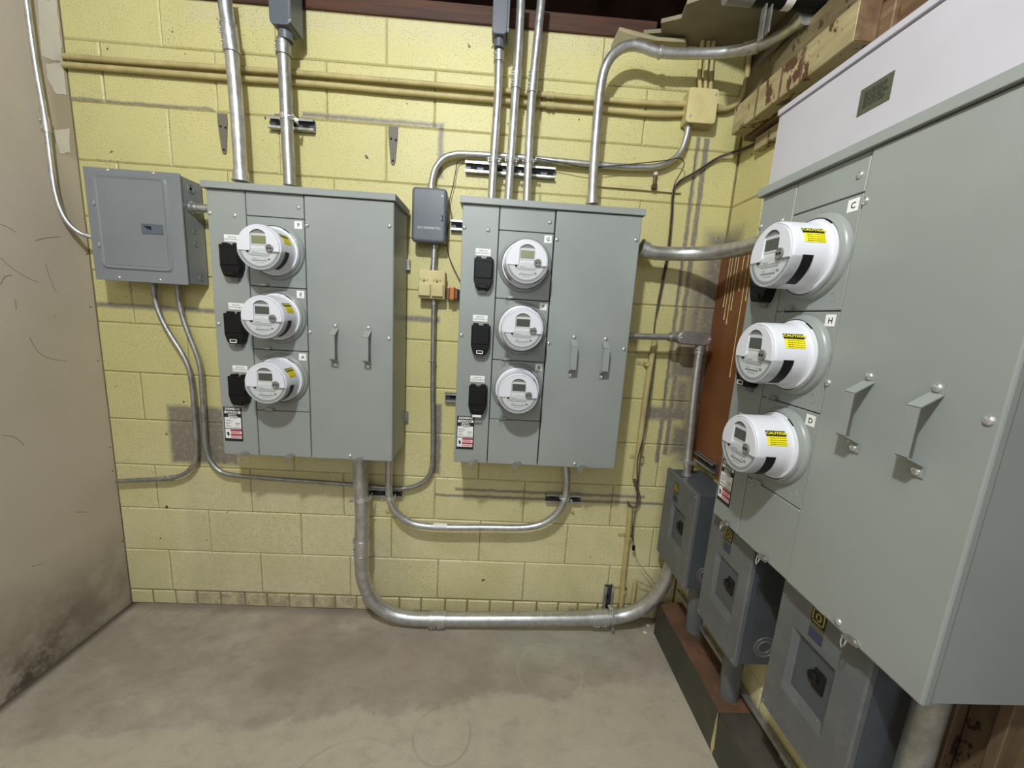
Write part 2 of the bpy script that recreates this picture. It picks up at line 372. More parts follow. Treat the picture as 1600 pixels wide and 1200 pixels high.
for L in ([(0, 350), (14, 356), (24, 363)], [(55, 376), (70, 372), (94, 370)], [(0, 402), (20, 420), (45, 435), (60, 441)], [(71, 412), (79, 438), (88, 457)], [(46, 527), (60, 550), (78, 560), (104, 564)], [(24, 468), (25, 484)],
          [(4, 680), (22, 683), (38, 696)], [(50, 885), (70, 880)], [(118, 800), (136, 800)], [(0, 445), (8, 432), (18, 430)]):
    q = [onleft(*p) for p in L]; ob('scuff_mark', M().tube(smooth([(XL+.0002, y, z) for y, z in q], 5), .0009, 5), SCUFF, wl)
# right wall (yellow block), ends at an opening
wr = struct(ob('wall_right', M().box(XR+.0045, XR+.12, -1.03, .0, 0, 2.47), MORTAR))
def place_right(me, a, z, p): ob('block', me, None, p, (XR, -a, z), (0, 0, -math.pi/2))
# blocks run from the corner towards the camera
for k in range(12):
    c = -(0 if k % 2 else FW_)
    while c < 1.02:
        a, b = max(c, .0), min(c+2*FW_, 1.03)
        if b-a > .03:
            zt = min(Z1+(k+1)*FH, 2.467)
            me = block_mesh(round(b-a-.0026, 3), round(zt-Z1-k*FH-.0026, 3))
            place_right(me, a+.0013, Z1+k*FH+.0013, wr)
        c += 2*FW_
x = .0
while x < 1.0:
    wd = .11; ob('brick', block_mesh(round(min(wd, 1.03-x)-.006, 3), .066), None, wr, (XR, -x-.003, .002), (0, 0, -math.pi/2)); x += wd
# opening beyond the right wall, its darkness painted onto the far slab
struct(ob('wall_beyond_opening', M().box(3.3, 3.4, -4.2, -.9, -.05, 2.7), plain('opening_shade', (36, 36, 38), .8)))
door = struct(ob('door_1', M().box(XR+.03, XR+.12, -1.145, -1.031, 0, 2.45), JAMB))
for a, b, dx in ((-1.034, -1.052, .0), (-1.053, -1.066, -.008), (-1.068, -1.112, .012), (-1.114, -1.132, -.006)):
    ob('jamb_board', M().box(XR+dx, XR+.035, a, b, 0, 2.44, .0015), JAMB, door)
# shade-dark framing above the back wall, ceiling boards
struct(ob('ceiling', M().box(-.6, 3.4, -4.2, -.60, 2.95, 3.0), BOARD))
struct(ob('trim_1', M().box(XL-.1, XR+.1, .02, .12, 2.535, 2.95), VOID))
struct(ob('trim_2', M().box(-.6, 3.4, -.6, .12, 2.95, 3.0), VOID))
for i in range(7): struct(ob('trim_%d' % (i+3), M().box(.12+.38*i, .16+.38*i, -.6, .02, 2.70, 2.95), VOID))
sill = tag(ob('wooden_sill_beam', M().box(XL-.02, 2.02, -.004, .13, 2.47, 2.532, .003), SILL), 'reddish brown wooden beam lying along the top of the yellow back wall', 'beam')
# irregular ceiling board remnant in the corner
P = [(2.405, 0), (1.955, 0), (1.96, -.04), (2.02, -.055), (2.00, -.10), (2.06, -.13), (2.05, -.19), (2.12, -.24), (2.12, -.42), (2.405, -.42)]
mm = M(); mm.loft([(x, y, 2.462) for x, y in P], [(x, y, 2.475) for x, y in P])
tag(ob('ceiling_board_remnant', mm, BOARD), 'grey-beige remnant of ceiling board in the corner above the cream junction box', 'ceiling board')
mm = M(); L0 = [at(*p, .0) for p in ((957, 68), (1073, 74), (1073, 62), (968, 48))]
a = [at(955, 70, .004), at(1075, 74, .004), at(1072, 60, .05), at(1030, 58, .05), at(1000, 52, .055), at(968, 42, .05)]
b = [p+Vector((0, .0, -.012)) for p in a]; mm.loft(a, b)
tag(ob('gypsum_scrap', mm, SCRAP), 'torn pale strip of gypsum board hanging at the top of the wall', 'gypsum board')
# ================================================================ METER CENTERS
PW_, PH_ = .628, .938
def arc(cx, cz, r, a0, a1, n): return [(cx+r*math.cos(math.radians(a0+(a1-a0)*i/n)), cz+r*math.sin(math.radians(a0+(a1-a0)*i/n))) for i in range(n+1)]
_cache = {}
def cm(key, fn, mat):
    if key not in _cache:
        me = fn().mesh(key.split('#')[0]); me.materials.append(mat); _cache[key] = me
    return _cache[key]
def screw(parent, x, z, r=.0075, y=0, s=1):
    def f():
        mm = M().lathe([(r, 0), (r*.97, -.0018), (r*.75, -.0036), (r*.35, -.0046), (.0002, -.0048)], 12)
        return mm
    o = ob('screw', cm('screw#%g' % r, f, CHROME), None, parent, (x, y, z))
    return o
def strap_handle():
    prof = [(0, .012), (0, -.008), (-.034, -.030), (-.034, -.112), (-.002, -.126), (-.001, -.146)]
    t = .0022; P = []
    mm = M(); hw = .011
    pts = [Vector((0, y, z)) for y, z in prof]
    for i in range(len(pts)-1):
        a, b = pts[i], pts[i+1]; d = (b-a).normalized(); n = Vector((0, d.z, -d.y))
        if n.y > 0: n = -n
        A = [a+Vector((-hw, 0, 0)), a+Vector((hw, 0, 0)), b+Vector((hw, 0, 0)), b+Vector((-hw, 0, 0))]
        mm.loft(A, [p+n*t for p in A])
    return mm
def hasp_mesh():
    mm = M(); mm.prism([(-.020, -.008), (-.008, .006), (.012, .010), (.020, .004), (.016, -.004), (-.012, -.010)], -.006, -.003)
    mm.tube(smooth([(-.014, -.006, -.004), (-.012, -.010, -.016), (-.006, -.012, -.024), (-.002, -.012, -.014), (-.004, -.008, -.006)], 4), .0013, 6)
    mm.lathe([(.004, -.006), (.003, -.008), (.0002, -.0085)], 8, (.010, .003))
    return mm
def seal_mesh():
    mm = M(); mm.prism([(-.016, -.003), (-.012, .004), (.014, .006), (.018, 0), (.012, -.004)], -.008, -.004)
    mm.tube(smooth([(-.010, -.006, 0), (-.016, -.014, -.008), (-.010, -.016, -.014), (-.004, -.012, -.006), (-.008, -.006, 0)], 4), .0012, 6)
    mm.lathe([(.0045, -.006), (.004, -.010), (.0002, -.0105)], 8, (.010, .001)); return mm
def breaker_cover_mesh():
    # front outline: rectangle narrowing at the bottom
    def L(y, s, z0): return [(-.034*s, y, .055), (.034*s, y, .055), (.034*s, y, -.018), (.026*s, y, -.044+z0), (.018*s, y, -.052+z0), (-.018*s, y, -.052+z0), (-.026*s, y, -.044+z0), (-.034*s, y, -.018)]
    mm = M(); mm.rings([L(-.030, .90, .006), L(-.028, .97, .002), L(0, 1, 0)])
    for f in mm.bm.faces: f.smooth = False
    mm.box(-.028, -.010, -.022, 0, .053, .062, .002); mm.box(.008, .028, -.022, 0, .053, .062, .002)
    mm.box(-.030, .030, -.0335, -.028, -.012, .046, .002)
    mm.box(-.016, .016, -.034, -.026, -.046, -.030, .002)
    return mm
def rating_label(t):
    w0, h0 = .066, .132
    L = ob('rating_label', cm('rating_label', lambda: M().box(0, w0, -.0014, -.0004, 0, h0), INK), None, t, (.008, 0, .048)); L['label'] = 'black, white and red rating label'
    def patch(x0, x1, z0, z1, mat, k, y=-.0016): return ob('print_block', cm('print_block#%s' % k, lambda: M().box(x0, x1, y, y+.0004, z0, z1), mat), None, L)
    patch(.004, .062, .107, .1165, LABEL, 'a'); patch(.003, .062, .050, .092, LABEL, 'b'); patch(.003, .062, .011, .047, LABEL, 'c')
    patch(.022, .062, .039, .046, RED, 'd', -.0019); patch(.022, .062, .0215, .0285, RED, 'e', -.0019); patch(.022, .062, .013, .0195, PINK, 'f', -.0019); patch(.022, .058, .030, .038, PINK, 'g', -.0019)
    text('SIEMENS', .0085, w0/2, -.0018, .124, LABEL, L, sx=1.25, bold=.0003)
    text('Uni-PAK', .0072, w0/2, -.0021, .1115, INK, L, sx=1.3, bold=.0003)
    text('Metering', .0048, w0/2, -.0018, .1025, LABEL, L, sx=1.2, bold=.0002); text('Equipment', .0048, w0/2, -.0018, .0965, LABEL, L, sx=1.2, bold=.0002)
    def lines():
        mm = M(); rnd = random.Random(3)
        for z, x0, x1 in ((.0885, .024, .050), (.082, .008, .026), (.0785, .008, .034), (.072, .008, .028), (.0685, .008, .022), (.071, .040, .058), (.067, .042, .058), (.062, .044, .054), (.061, .008, .020), (.0575, .008, .030), (.0545, .034, .058), (.042, .026, .06), (.0335, .026, .054), (.025, .03, .058), (.0165, .026, .050)):
            x = x0
            while x < x1:
                d = rnd.uniform(.002, .005); mm.box(x, min(x+d, x1), -.0022, -.0020, z-.0008, z+.0008); x += d+.0012
        return mm
    ob('fine_print', cm('fine_print', lines, GINK), None, L)
    ob('hand_symbol', cm('hand_symbol', lambda: M().prism([(.006, .036), (.009, .033), (.012, .036), (.016, .034), (.018, .026), (.015, .020), (.011, .022), (.010, .028)], -.0022, -.0020), INK), None, L)
def meter_center(loc, rz, letters, label, slant=0):
    t = thing('meter_center', label, 'meter cabinet', loc, rz)
    D = .200
    def cabinet():
        mm = M().box(.001, PW_-.001, .010, D, 0, PH_-.004, .002); return mm
    ob('cabinet_body', cm('cabinet_body', cabinet, PANEL), None, t)
    ob('cabinet_lid', cm('cabinet_lid', lambda: M().prism([(-.008, .934), (PW_+.008, .934), (PW_+.008, .956), (-.008, .956)], -.014, D+.002, .0015), PANEL), None, t)
    for z in ((.73, .10) if rz == 0 else ()): ob('mounting_strut', cm('mounting_strut', lambda: M().box(-.012, PW_+.01, D, D+.02, 0, .04), ZINCOLD), None, t, (0, 0, z))
    ob('seam_shade_sheet', cm('seam_shade', lambda: M().box(.004, PW_-.004, .0088, .0105, 0, .93), DARK), None, t)  # dark sheet added so the gaps between covers read as shaded
    ob('breaker_column_cover', cm('breaker_column_cover', lambda: M().box(.001, .1275, -.001, .011, -.004, .933, .0016), PANEL), None, t)
    ob('top_cover', cm('top_cover', lambda: M().box(.1305, .3225, -.001, .011, .857, .933, .0016), PANEL), None, t)
    zs = [(.624, .8545, .742), (.4015, .6215, .520), (.175, .399, .297)]
    for i, (z0, z1, zc) in enumerate(zs):
        mc = ob('meter_cover', cm('meter_cover#%d' % i, lambda: M().box(.1305, .3225, -.001, .011, z0, z1, .0016), PANEL), None, t)
        ob('socket_ring', cm('socket_ring', lambda: M().lathe([(.0955, -.001), (.0940, -.007), (.0910, -.012), (.0885, -.0135), (.0865, -.0195), (.0845, -.0205), (.0835, -.018), (.0832, -.002)], 48), PANEL), None, mc, (.2275, 0, zc))
        ob('socket_gap', cm('socket_gap', lambda: M().lathe([(.0834, -.002), (.0834, -.0008), (.0002, -.0008)], 40), DARK), None, mc, (.2275, -.0008, zc))
        ob('knockout', cm('knockout', lambda: M().lathe([(.0095, -.0008), (.0092, -.0018), (.0086, -.0018), (.0084, -.0008)], 20), PANEL), None, mc, (.297, 0, z0+.028))
        s = ob('letter_sticker', cm('letter_sticker', lambda: M().box(-.013, .013, -.0016, -.0009, -.0125, .0125), LABEL), None, t, (.303, 0, z1-.0185)); s['label'] = 'white sticker with the letter ' + letters[i]
        text(letters[i], .0125, .001, -.0020, -.001, INK, s, bold=.0003)
        ob('wire_seal', cm('wire_seal', seal_mesh, ZINCOLD), None, t, (.178, -.002, z0+.004))
        bz = zc+(-.044 if i == 0 else -.052 if i == 1 else -.052)
        bc = ob('breaker_cover', cm('breaker_cover', breaker_cover_mesh, BLACK), None, t, (.083, -.001, bz))
        ob('padlock_tab', cm('padlock_tab', lambda: M().box(-.012, .012, -.010, 0, -.064, -.046, .001), GREYP), None, bc)
        if i == 1: ob('switch_window', cm('switch_window', lambda: M().box(-.012, .012, -.0352, -.0342, -.046, -.043).box(-.012, .012, -.0352, -.0342, -.036, -.034).box(-.012, -.0095, -.0352, -.0342, -.046, -.034).box(.0095, .012, -.0352, -.0342, -.046, -.034), LABEL), None, bc)
        if letters == 'GFB' and i == 2:
            k = ob('switch_mark', cm('switch_mark', lambda: M().box(-.016, .016, -.0352, -.0342, -.066, -.057), LABEL), None, bc, (.0, 0, .008))
        sl = ob('service_label', cm('service_label', lambda: M().box(-.0265, .0265, -.0018, -.0009, -.0115, .0115), LABEL), None, t, (.078, 0, bz+.080)); sl['label'] = 'white label reading SERVICE DISCONNECT'
        text('SERVICE', .0052, 0, -.0022, .004, INK, sl, sx=1.1); text('DISCONNECT', .0052, 0, -.0022, -.004, INK, sl, sx=1.1)
    ob('bottom_cover', cm('bottom_cover', lambda: M().box(.1305, .3225, -.001, .011, -.004, .1725, .0016), PANEL), None, t)
    ob('gutter_cover', cm('gutter_cover', lambda: M().box(.3265, PW_+.001, -.005, .012, -.004, .933, .004, 2), PANEL), None, t)
    for x, z in ((.009, .856), (.092, .853), (.305, .893), (.012, .483), (.1295, .483)):
        if x == .1295: continue
        screw(t, x, z, y=-.001)
    for x, z in ((.334, .836), (.614, .853), (.333, .472), (.614, .466), (.47, .012)): screw(t, x, z, y=-.005)
    for x in (.424, .541):
        h = ob('handle', cm('handle', strap_handle, PANEL), None, t, (x, -.005, .497))
        screw(h, 0, .003, .0075, -.002); screw(h, 0, -.138, .0075, -.003)
    for x in (.075, .243, .500): ob('hasp', cm('hasp', hasp_mesh, ZINCOLD), None, t, (x, -.001, 0))
    rating_label(t)
    return t
def build_meter():
    R0 = .0735
    def body(): return M().lathe([(.081, 0), (.0822, -.005), (.0822, -.014), (.0805, -.018), (.0755, -.0195), (.0735, -.023), (.0722, -.030), (.0712, -.094), (.0705, -.099), (.0690, -.1015), (.0670, -.102), (.0660, -.100), (.0002, -.100)], 48)
    def cap():
        o = arc(0, 0, .0655, -11, 191, 30)
        nt = [(-.030, -.0125), (-.0275, -.0105), (-.026, -.0075), (-.0255, .030)] + arc(0, .024, .031, 146, 38, 8) + [(.0265, .030), (.0265, .008), (.030, .003), (.034, -.0125)]
        return M().prism(o+nt, -.1055, -.0995, .0008)
    def dial(): return M().prism(arc(0, 0, .058, 180, 360, 24)+[(.046, .002), (.0265, .010), (.0265, .044), (-.0255, .044), (-.0255, .002)], -.1012, -.0998)
    t = {}
    t['meter_body'] = (body, WHITEP); t['face_cap'] = (cap, WHITEP); t['dial_plate'] = (dial, DIAL)
    t['arch_window'] = (lambda: M().prism([(-.025, .040)]+[(.026, .040)]+arc(0, .024, .0305, 36, 146, 8), -.1016, -.1002), GREYP)
    t['display_bezel'] = (lambda: M().box(-.0245, .0260, -.1022, -.1000, .004, .0425, .001), WHITEF)
    t['lower_ring'] = (lambda: M().lathe([(.0655, -.1005), (.0655, -.1018), (.0585, -.1018), (.0585, -.1005)], 28, (0, 0), 191, 349), GREYP)
    t['clear_cover'] = (lambda: M().lathe([(.0728, -.074), (.0724, -.096), (.0705, -.1035), (.064, -.1045), (.0002, -.1045)], 30, (0, -.0), 190, 350), CLEAR)
    t['side_window'] = (lambda: M().lathe([(.0712, -.0805), (.0730, -.080), (.0735, -.058), (.0722, -.0575)], 10, (0, 0), -62, -6), BLACK)
    t['lower_band'] = (lambda: M().lathe([(.0722, -.0795), (.0720, -.090), (.0712, -.0985), (.0695, -.1022)], 30, (0, 0), 188, 352), GREYT)
    t['side_window#l'] = (lambda: M().lathe([(.0754, -.0805), (.0768, -.080), (.0775, -.063), (.0768, -.0655)], 10, (0, 0), 189, 232), BLACK)
    t['flange_notch'] = (lambda: M().lathe([(.0790, -.0185), (.0833, -.0150)], 6, (0, 0), 50, 66), BLACK)
    t['key_barrel'] = (lambda: M().lathe([(.0125, -.1055), (.0122, -.1085), (.010, -.1095), (.009, -.1085), (.0002, -.108)], 18, (.036, -.002)), GREYP)
    t['key_pin'] = (lambda: M().box(.030, .0335, -.1105, -.108, -.004, 0).box(.0385, .042, -.1105, -.108, -.004, 0), DARK)
    t['key_bar'] = (lambda: M().box(.044, .066, -.1062, -.1045, -.0145, -.0115), GREYP)
    t['hook'] = (lambda: M().box(-.038, -.031, -.1065, -.1035, -.018, -.012, .001), DARK)
    def lcd(): return M().box(-.022, .0235, -.1028, -.1020, .010, .035)
    def bars():
        mm = M(); x = -.024
        r = random.Random(5)
        while x < .024:
            d = r.uniform(.0006, .0016); mm.box(x, x+d, -.1016, -.1012, -.0435, -.0395); x += d+.0006
        mm.box(.026, .0345, -.1016, -.1012, -.0395, -.0335)
        for z, a, b in ((-.0205, -.030, .036), (-.0245, -.034, .032), (-.0165, -.022, -.004), (-.0275, -.026, .030), (-.0355, -.020, -.010), (-.0355, .016, .020), (-.0485, -.013, -.006), (-.0485, -.004, .004), (-.0485, .006, .013)):
            x = a
            while x < b:
                d = r.uniform(.0015, .004); mm.box(x, min(x+d, b), -.1016, -.1012, z-.0010, z+.0010); x += d+.0016
        return mm
    t['dial_print'] = (bars, GINK)
    def patch(a0, a1, y0, y1, R=.0768): return lambda: M().lathe([(R, y0), (R-.0010, y1)], 6, (0, 0), a0, a1)
    t['caution_label#a'] = (lambda: M().lathe([(.0722, -.080), (.0728, -.034)], 6, (0, 0), 15, 32), YEL)
    t['caution_label#b'] = (lambda: M().lathe([(.0722, -.081), (.0728, -.034)], 4, (0, 0), 32, 43), INK)
    return t, lcd
MT, LCDF = build_meter()
def meter(parent_loc, rz, letter, where, green=False, tilt=0, roll=0):
    t = thing('electric_meter', where, 'electric meter', parent_loc, rz, 'round white electric meters')
    t.rotation_euler = (math.radians(tilt), 0, rz) if rz == 0 else (0, math.radians(tilt), rz)
    lab = None
    for k, (fn, mat) in MT.items():
        nm = k.split('#')[0]
        p = ob(nm, cm('M'+k, fn, mat), None, t)
        p.name = nm
        if k == 'caution_label#b': lab = p
        if nm in ('caution_label',): p['label'] = 'yellow and black caution label'
        if k == 'dial_plate': dp = p
    ob('display_screen', cm('display_screen#%d' % green, LCDF, LCDG if green else LCD), None, t)
    # CAUTION lettering along the side, running from the front edge back to the wall
    me = text_mesh('CAUTION', .0062, YEL, 'CENTER', 1.35, .0003)
    a = math.radians(37.5); n = Vector((math.cos(a), 0, math.sin(a)))
    o = ob('lettering', me, None, lab); up = Vector((-math.sin(a), 0, math.cos(a)))
    xx = Vector((0, 1, 0)); R = Matrix((xx, -n, up)).transposed()
    o.rotation_euler = R.to_euler(); o.location = n*.0740+Vector((0, -.056, 0))
    me = cm('caution_print', lambda: caution_lines(), INK)
    for ang in (29, 25, 21, 17.5):
        a = math.radians(ang); n = Vector((math.cos(a), 0, math.sin(a))); up = Vector((-math.sin(a), 0, math.cos(a)))
        R = Matrix((Vector((0, 1, 0)), -n, up)).transposed(); q = ob('fine_print', me, None, lab); q.rotation_euler = R.to_euler(); q.location = n*.0731+Vector((0, -.054, 0))
    return t
def caution_lines():
    mm = M(); x = -.020; r = random.Random(2)
    while x < .019:
        d = r.uniform(.002, .006); mm.box(x, x+d, 0, .0001, -.0005, .0005); x += d+.0012
    return mm
P1 = Vector((.479, -.222, .843)); P2 = Vector((1.341, -.222, .853)); P3 = Vector((2.200, -.530, .846))
meter_center(P1, 0, 'PEA', 'grey meter cabinet on the yellow wall with sticker letters P, E and A')
meter_center(P2, 0, 'GFB', 'grey meter cabinet on the yellow wall with sticker letters G, F and B')
meter_center(P3, -math.pi/2, 'CHD', 'big grey meter cabinet on the right wall with sticker letters C, H and D')
zc = [.742, .520, .297]
for base, rz, letters in ((P1, 0, 'PEA'), (P2, 0, 'GFB'), (P3, -math.pi/2, 'CHD')):
    for i, L in enumerate(letters):
        off = Vector((.2275, -.004, zc[i])); off.rotate(Matrix.Rotation(rz, 3, 'Z'))
        meter(base+off, rz, L, 'round white electric meter in the socket beside the letter %s sticker' % L, green=(L in 'PG'))

# ================================================================ SMALL BREAKER PANEL (left)
t = thing('breaker_panel', 'small blue-grey breaker box with hinged door left of the first meter cabinet', 'breaker box', (-.010, -.122, 1.457))
BW, BH = .331, .388
ob('box_body', M().box(.008, BW-.006, .006, .112, .006, BH-.004, .001), BREAKER, t)
mm = M(); fr = rrect(0, BW, 0, BH, .003, 2); mm.prism(fr, -.001, .006, .0012); ob('front_trim', mm, BREAKER, t)
def ridge_loop(o, y): return [(x, y, z) for x, z in rrect(.028+o, .286-o, .040+o, .372-o, .022-o*.5, 4)]
ob('raised_surround', M().rings([ridge_loop(0, -.001), ridge_loop(.006, -.007), ridge_loop(.012, -.007), ridge_loop(.016, -.004)], False, False), BREAKER, t)
mm = M(); mm.prism(rrect(.044, .270, .056, .356, .006, 3), -.0055, -.001, .0012); dr = ob('door', mm, BREAKER, t)
lt = ob('latch', M().box(.186, .262, -.0075, -.0045, .172, .208, .001), BREAKERD, dr); ob('finger_recess', M().prism([(.194, .200), (.222, .200), (.222, .186), (.208, .190)], -.0079, -.0070), DARK, lt)
for z in (.118, .262): ob('hinge', M().box(.030, .037, -.011, -.003, z, z+.014, .001), CHROME, dr)
for x, z in ((.085, .012), (.232, .012), (.085, .381), (.242, .381)): screw(t, x, z, .006)
for x, z, r in ((.055, .352, .017), (.055, .352, .010), (.070, .30, .010), (.060, .20, .009), (.060, .155, .009), (.075, .03, .011)):
    o = ob('knockout', cm('bk#%g' % r, lambda: M().lathe([(r, 0), (r*.95, -.0024), (r*.84, -.0024), (r*.80, -.0004), (r*.60, -.0004), (r*.56, -.0016), (.0002, -.0016)], 20), BREAKER), None, t, (BW-.006, x, z), (0, 0, math.pi/2))
# ================================================================ CONDUITS
def collar(pts, c, L, r, n=16):
    """pieces of the path around point index nearest c"""
    c = Vector(c); i = min(range(len(pts)), key=lambda j: (pts[j]-c).length); d = (pts[min(i+1, len(pts)-1)]-pts[max(i-1, 0)]).normalized()
    return pts[i], d
def conduit(name, label, raw, r, mat=None, couplings=(), clamps=(), ends=(True, True), cat='conduit', k=7, cmat=None, connlen=.022):
    mat = mat or ZINC; cmat = cmat or mat; pts = smooth(raw, k); org = pts[0].copy(); t = thing(name, label, cat, org)
    ob('tube', M().tube(pts, r, 16), mat, t, off=org)
    for c, L in couplings:
        p, d = collar(pts, c, L, r); a, b = p-d*L/2, p+d*L/2; R1 = r*1.13+.001
        q = [a, a+d*.004, a+d*.0045, b-d*.0045, b-d*.004, b]
        cp = ob('coupling', M().tube(q, [R1*1.05, R1*1.05, R1, R1, R1*1.05, R1*1.05], 18), cmat, t, off=org)
        side = d.cross(Vector((0, 1, 0))); side = (side if side.length > .1 else Vector((1, 0, 0))).normalized()
        if side.x > 0 or (abs(side.x) < .3 and side.z > 0): side = -side
        side = (side+Vector((0, -.9, 0))).normalized()
        for s in ((-.3, -.14, .14, .3) if L > .05 else (-.25, .25)):
            ctr = p+d*L*s; sc = M().cyl(ctr+side*(R1-.002), ctr+side*(R1+.0045), .0032, 8); ob('set_screw', sc, CHROME, cp, off=org)
    for c, ax in clamps:                         # strut clamp: band + two ears + bolt
        p, d = collar(pts, c, .02, r); R1 = r+.002
        side = d.cross(Vector(ax)); side.normalize(); fw = Vector(ax).normalized()
        mm = M().tube([p-d*.009, p+d*.009], R1, 18)
        for s in (-1, 1):
            e = p+side*s*(R1+.001)
            A = [e+d*u+fw*v for u, v in ((-.009, 0), (.009, 0), (.009, .5*R1+.018), (-.009, .5*R1+.018))]; mm.loft(A, [q+side*s*.003 for q in A])
        cp = ob('strap_clamp', mm, CHROME, t, off=org)
        ob('bolt', M().cyl(p-side*(R1+.012)-fw*(R1*.75), p+side*(R1+.010)-fw*(R1*.75), .0032, 8).cyl(p-side*(R1+.012)-fw*(R1*.75), p-side*(R1+.007)-fw*(R1*.75), .007, 6), CHROME, cp, off=org)
    for i, on in enumerate(ends):
        if on:
            p = pts[0] if i == 0 else pts[-1]; d = (pts[1]-pts[0]) if i == 0 else (pts[-2]-pts[-1]); d.normalize(); R1 = r*1.16+.001
            ob('connector', M().tube([p, p+d*.005, p+d*.0055, p+d*connlen], [R1*1.15, R1*1.15, R1, R1], 18), cmat, t, off=org)
    return t
def A(l, d): return [at(x, y, d) for x, y in l]
# on the left wall, down into the breaker panel
p = [at(36, -40, .125), at(54, 90, .120), at(72, 195, .113), at(79, 250, .111), at(86, 298, .110), at(95, 328, .106), at(108, 350, .098), at(125, 364, .085), at(146, 371, .07)]
conduit('conduit', 'thin steel conduit down the beige left wall bending into the small breaker box', p, .0088, couplings=[(at(72, 195, .113), .05)], ends=(False, False))
conduit('conduit', 'short steel pipe stub joining the small breaker box to the first meter cabinet', [Vector((.318, -.075, 1.742)), Vector((.40, -.075, 1.742)), Vector((.485, -.075, 1.742))], .015, ends=(True, True))
conduit('conduit', 'steel conduit from under the small breaker box bending left into the beige wall', A([(240, 443), (243, 470), (252, 497), (266, 523), (283, 550), (294, 572), (300, 600), (304, 650), (307, 700), (304, 722), (293, 737), (276, 745), (255, 748), (220, 750), (183, 752)], .035), .0095, couplings=[(at(263, 748, .035), .045)], ends=(True, False), mat=ZINCOLD)
conduit('conduit', 'long steel conduit from small breaker box looping under the first cabinet up to cream box',
        A([(278, 445), (279, 462), (284, 490), (294, 520), (306, 550), (313, 575), (316, 610), (319, 660), (322, 700), (329, 720), (345, 737), (370, 743), (400, 746), (480, 752), (560, 758), (600, 762), (630, 763)], .028)+A([(650, 759), (666, 749), (674, 733), (676, 705), (676, 600), (677, 520), (678, 468)], .028), .0098,
        couplings=[(at(677, 565, .028), .006)], mat=ZINCOLD)
conduit('conduit', 'short vertical steel conduit between the slate box and the cream switch box', A([(677, 424), (678, 400), (679, 378)], .035), .0105)
conduit('conduit', 'steel conduit arching from the slate box behind the risers to the cream junction box',
        A([(674, 296), (675, 282), (681, 262), (694, 247), (712, 241), (735, 241), (800, 245), (875, 252), (940, 258), (990, 261), (1025, 260), (1049, 251), (1064, 236), (1072, 215), (1077, 190)], .030), .0115,
        couplings=[(at(918, 256, .03), .008)])
# risers above first cabinet
conduit('conduit', 'thick steel riser on the left above the first meter cabinet, bent back at top', A([(377, 284), (369, 160), (361.5, 78), (358, 50), (354, 22), (348, -30)], .10), .0215, couplings=[(at(361, 62, .10), .085)], connlen=.035, ends=(True, False))
conduit('conduit', 'thick steel riser with strut clamp running up from first cabinet into a conduit body', A([(453, 290), (450, 230), (445, 120), (442, 62)], .10), .0205, couplings=[(at(443, 78, .10), .035)], clamps=[(at(448, 188, .10), (0, 1, 0))], ends=(False, False), mat=ZINCOLD)
for q, lab in (([(768, 311), (772, 240), (778, 150), (780, 80)], 'steel riser leftmost of three above the second cabinet, ending in a conduit body'),
               ([(794, 313), (799, 240), (805, 150), (811, 60), (815, -20)], 'steel riser in the middle of the three above the second meter cabinet'),
               ([(823, 315), (826, 240), (831, 150), (838, 80), (848, -20)], 'steel riser rightmost of the three side by side above the second meter cabinet')):
    i = q[0][0]
    cps = [(at(779, 92, .10), .03)] if i == 768 else [(at(806.5, 128, .10), .06)] if i == 794 else [(at(833, 128, .10), .065)]
    conduit('conduit', lab, A(q, .10), .0150, couplings=cps, clamps=[(at(773 if i == 768 else 800 if i == 794 else 827, 254, .10), (0, 1, 0))], ends=(False, False))
conduit('conduit', 'steel conduit from second cabinet rising and sweeping right over the cream junction box',
        A([(925, 319), (927, 270), (932, 200), (938, 140), (944, 110), (954, 90), (970, 76), (988, 71), (1006, 74), (1022, 80), (1045, 83), (1080, 84)], .115)+[at(1120, 83, .13), at(1155, 79, .155), at(1187, 71, .19), at(1215, 58, .235), at(1240, 42, .29), at(1262, 24, .345)], .0172,
        couplings=[(at(1030, 81.5, .115), .008), (at(1172, 76, .17), .045)], connlen=.03)
# cabinet 2 to cabinet 3
a = at(1000, 388, .11); e = Vector((2.305, -.535, 1.690))
conduit('conduit', 'fat steel pipe curving from second cabinet to the cabinet on the right wall', [a, Vector((2.06, -.11, 1.688)), Vector((2.14, -.113, 1.688)), Vector((2.21, -.14, 1.688)), Vector((2.265, -.20, 1.688)), Vector((2.295, -.28, 1.689)), Vector((2.303, -.38, 1.690)), e], .0262, ends=(True, True), connlen=.03)
conduit('conduit', 'steel conduit leaving second cabinet sideways into the conduit elbow in the corner', [at(982, 525, .10), at(1020, 526, .10), at(1055, 527, .10)], .0125, ends=(False, False), couplings=[(at(1048, 527, .1), .03)], mat=ZINCOLD)
conduit('conduit', 'vertical steel conduit in the corner from the elbow down into the first dark switch box', [Vector((2.302, -.105, 1.345)), Vector((2.300, -.112, 1.2)), Vector((2.299, -.135, .95)), Vector((2.300, -.150, .806))], .0150, couplings=[(Vector((2.302, -.105, 1.325)), .03)], clamps=[(Vector((2.3, -.146, .865)), (1, 0, 0))], ends=(False, True), connlen=.012)
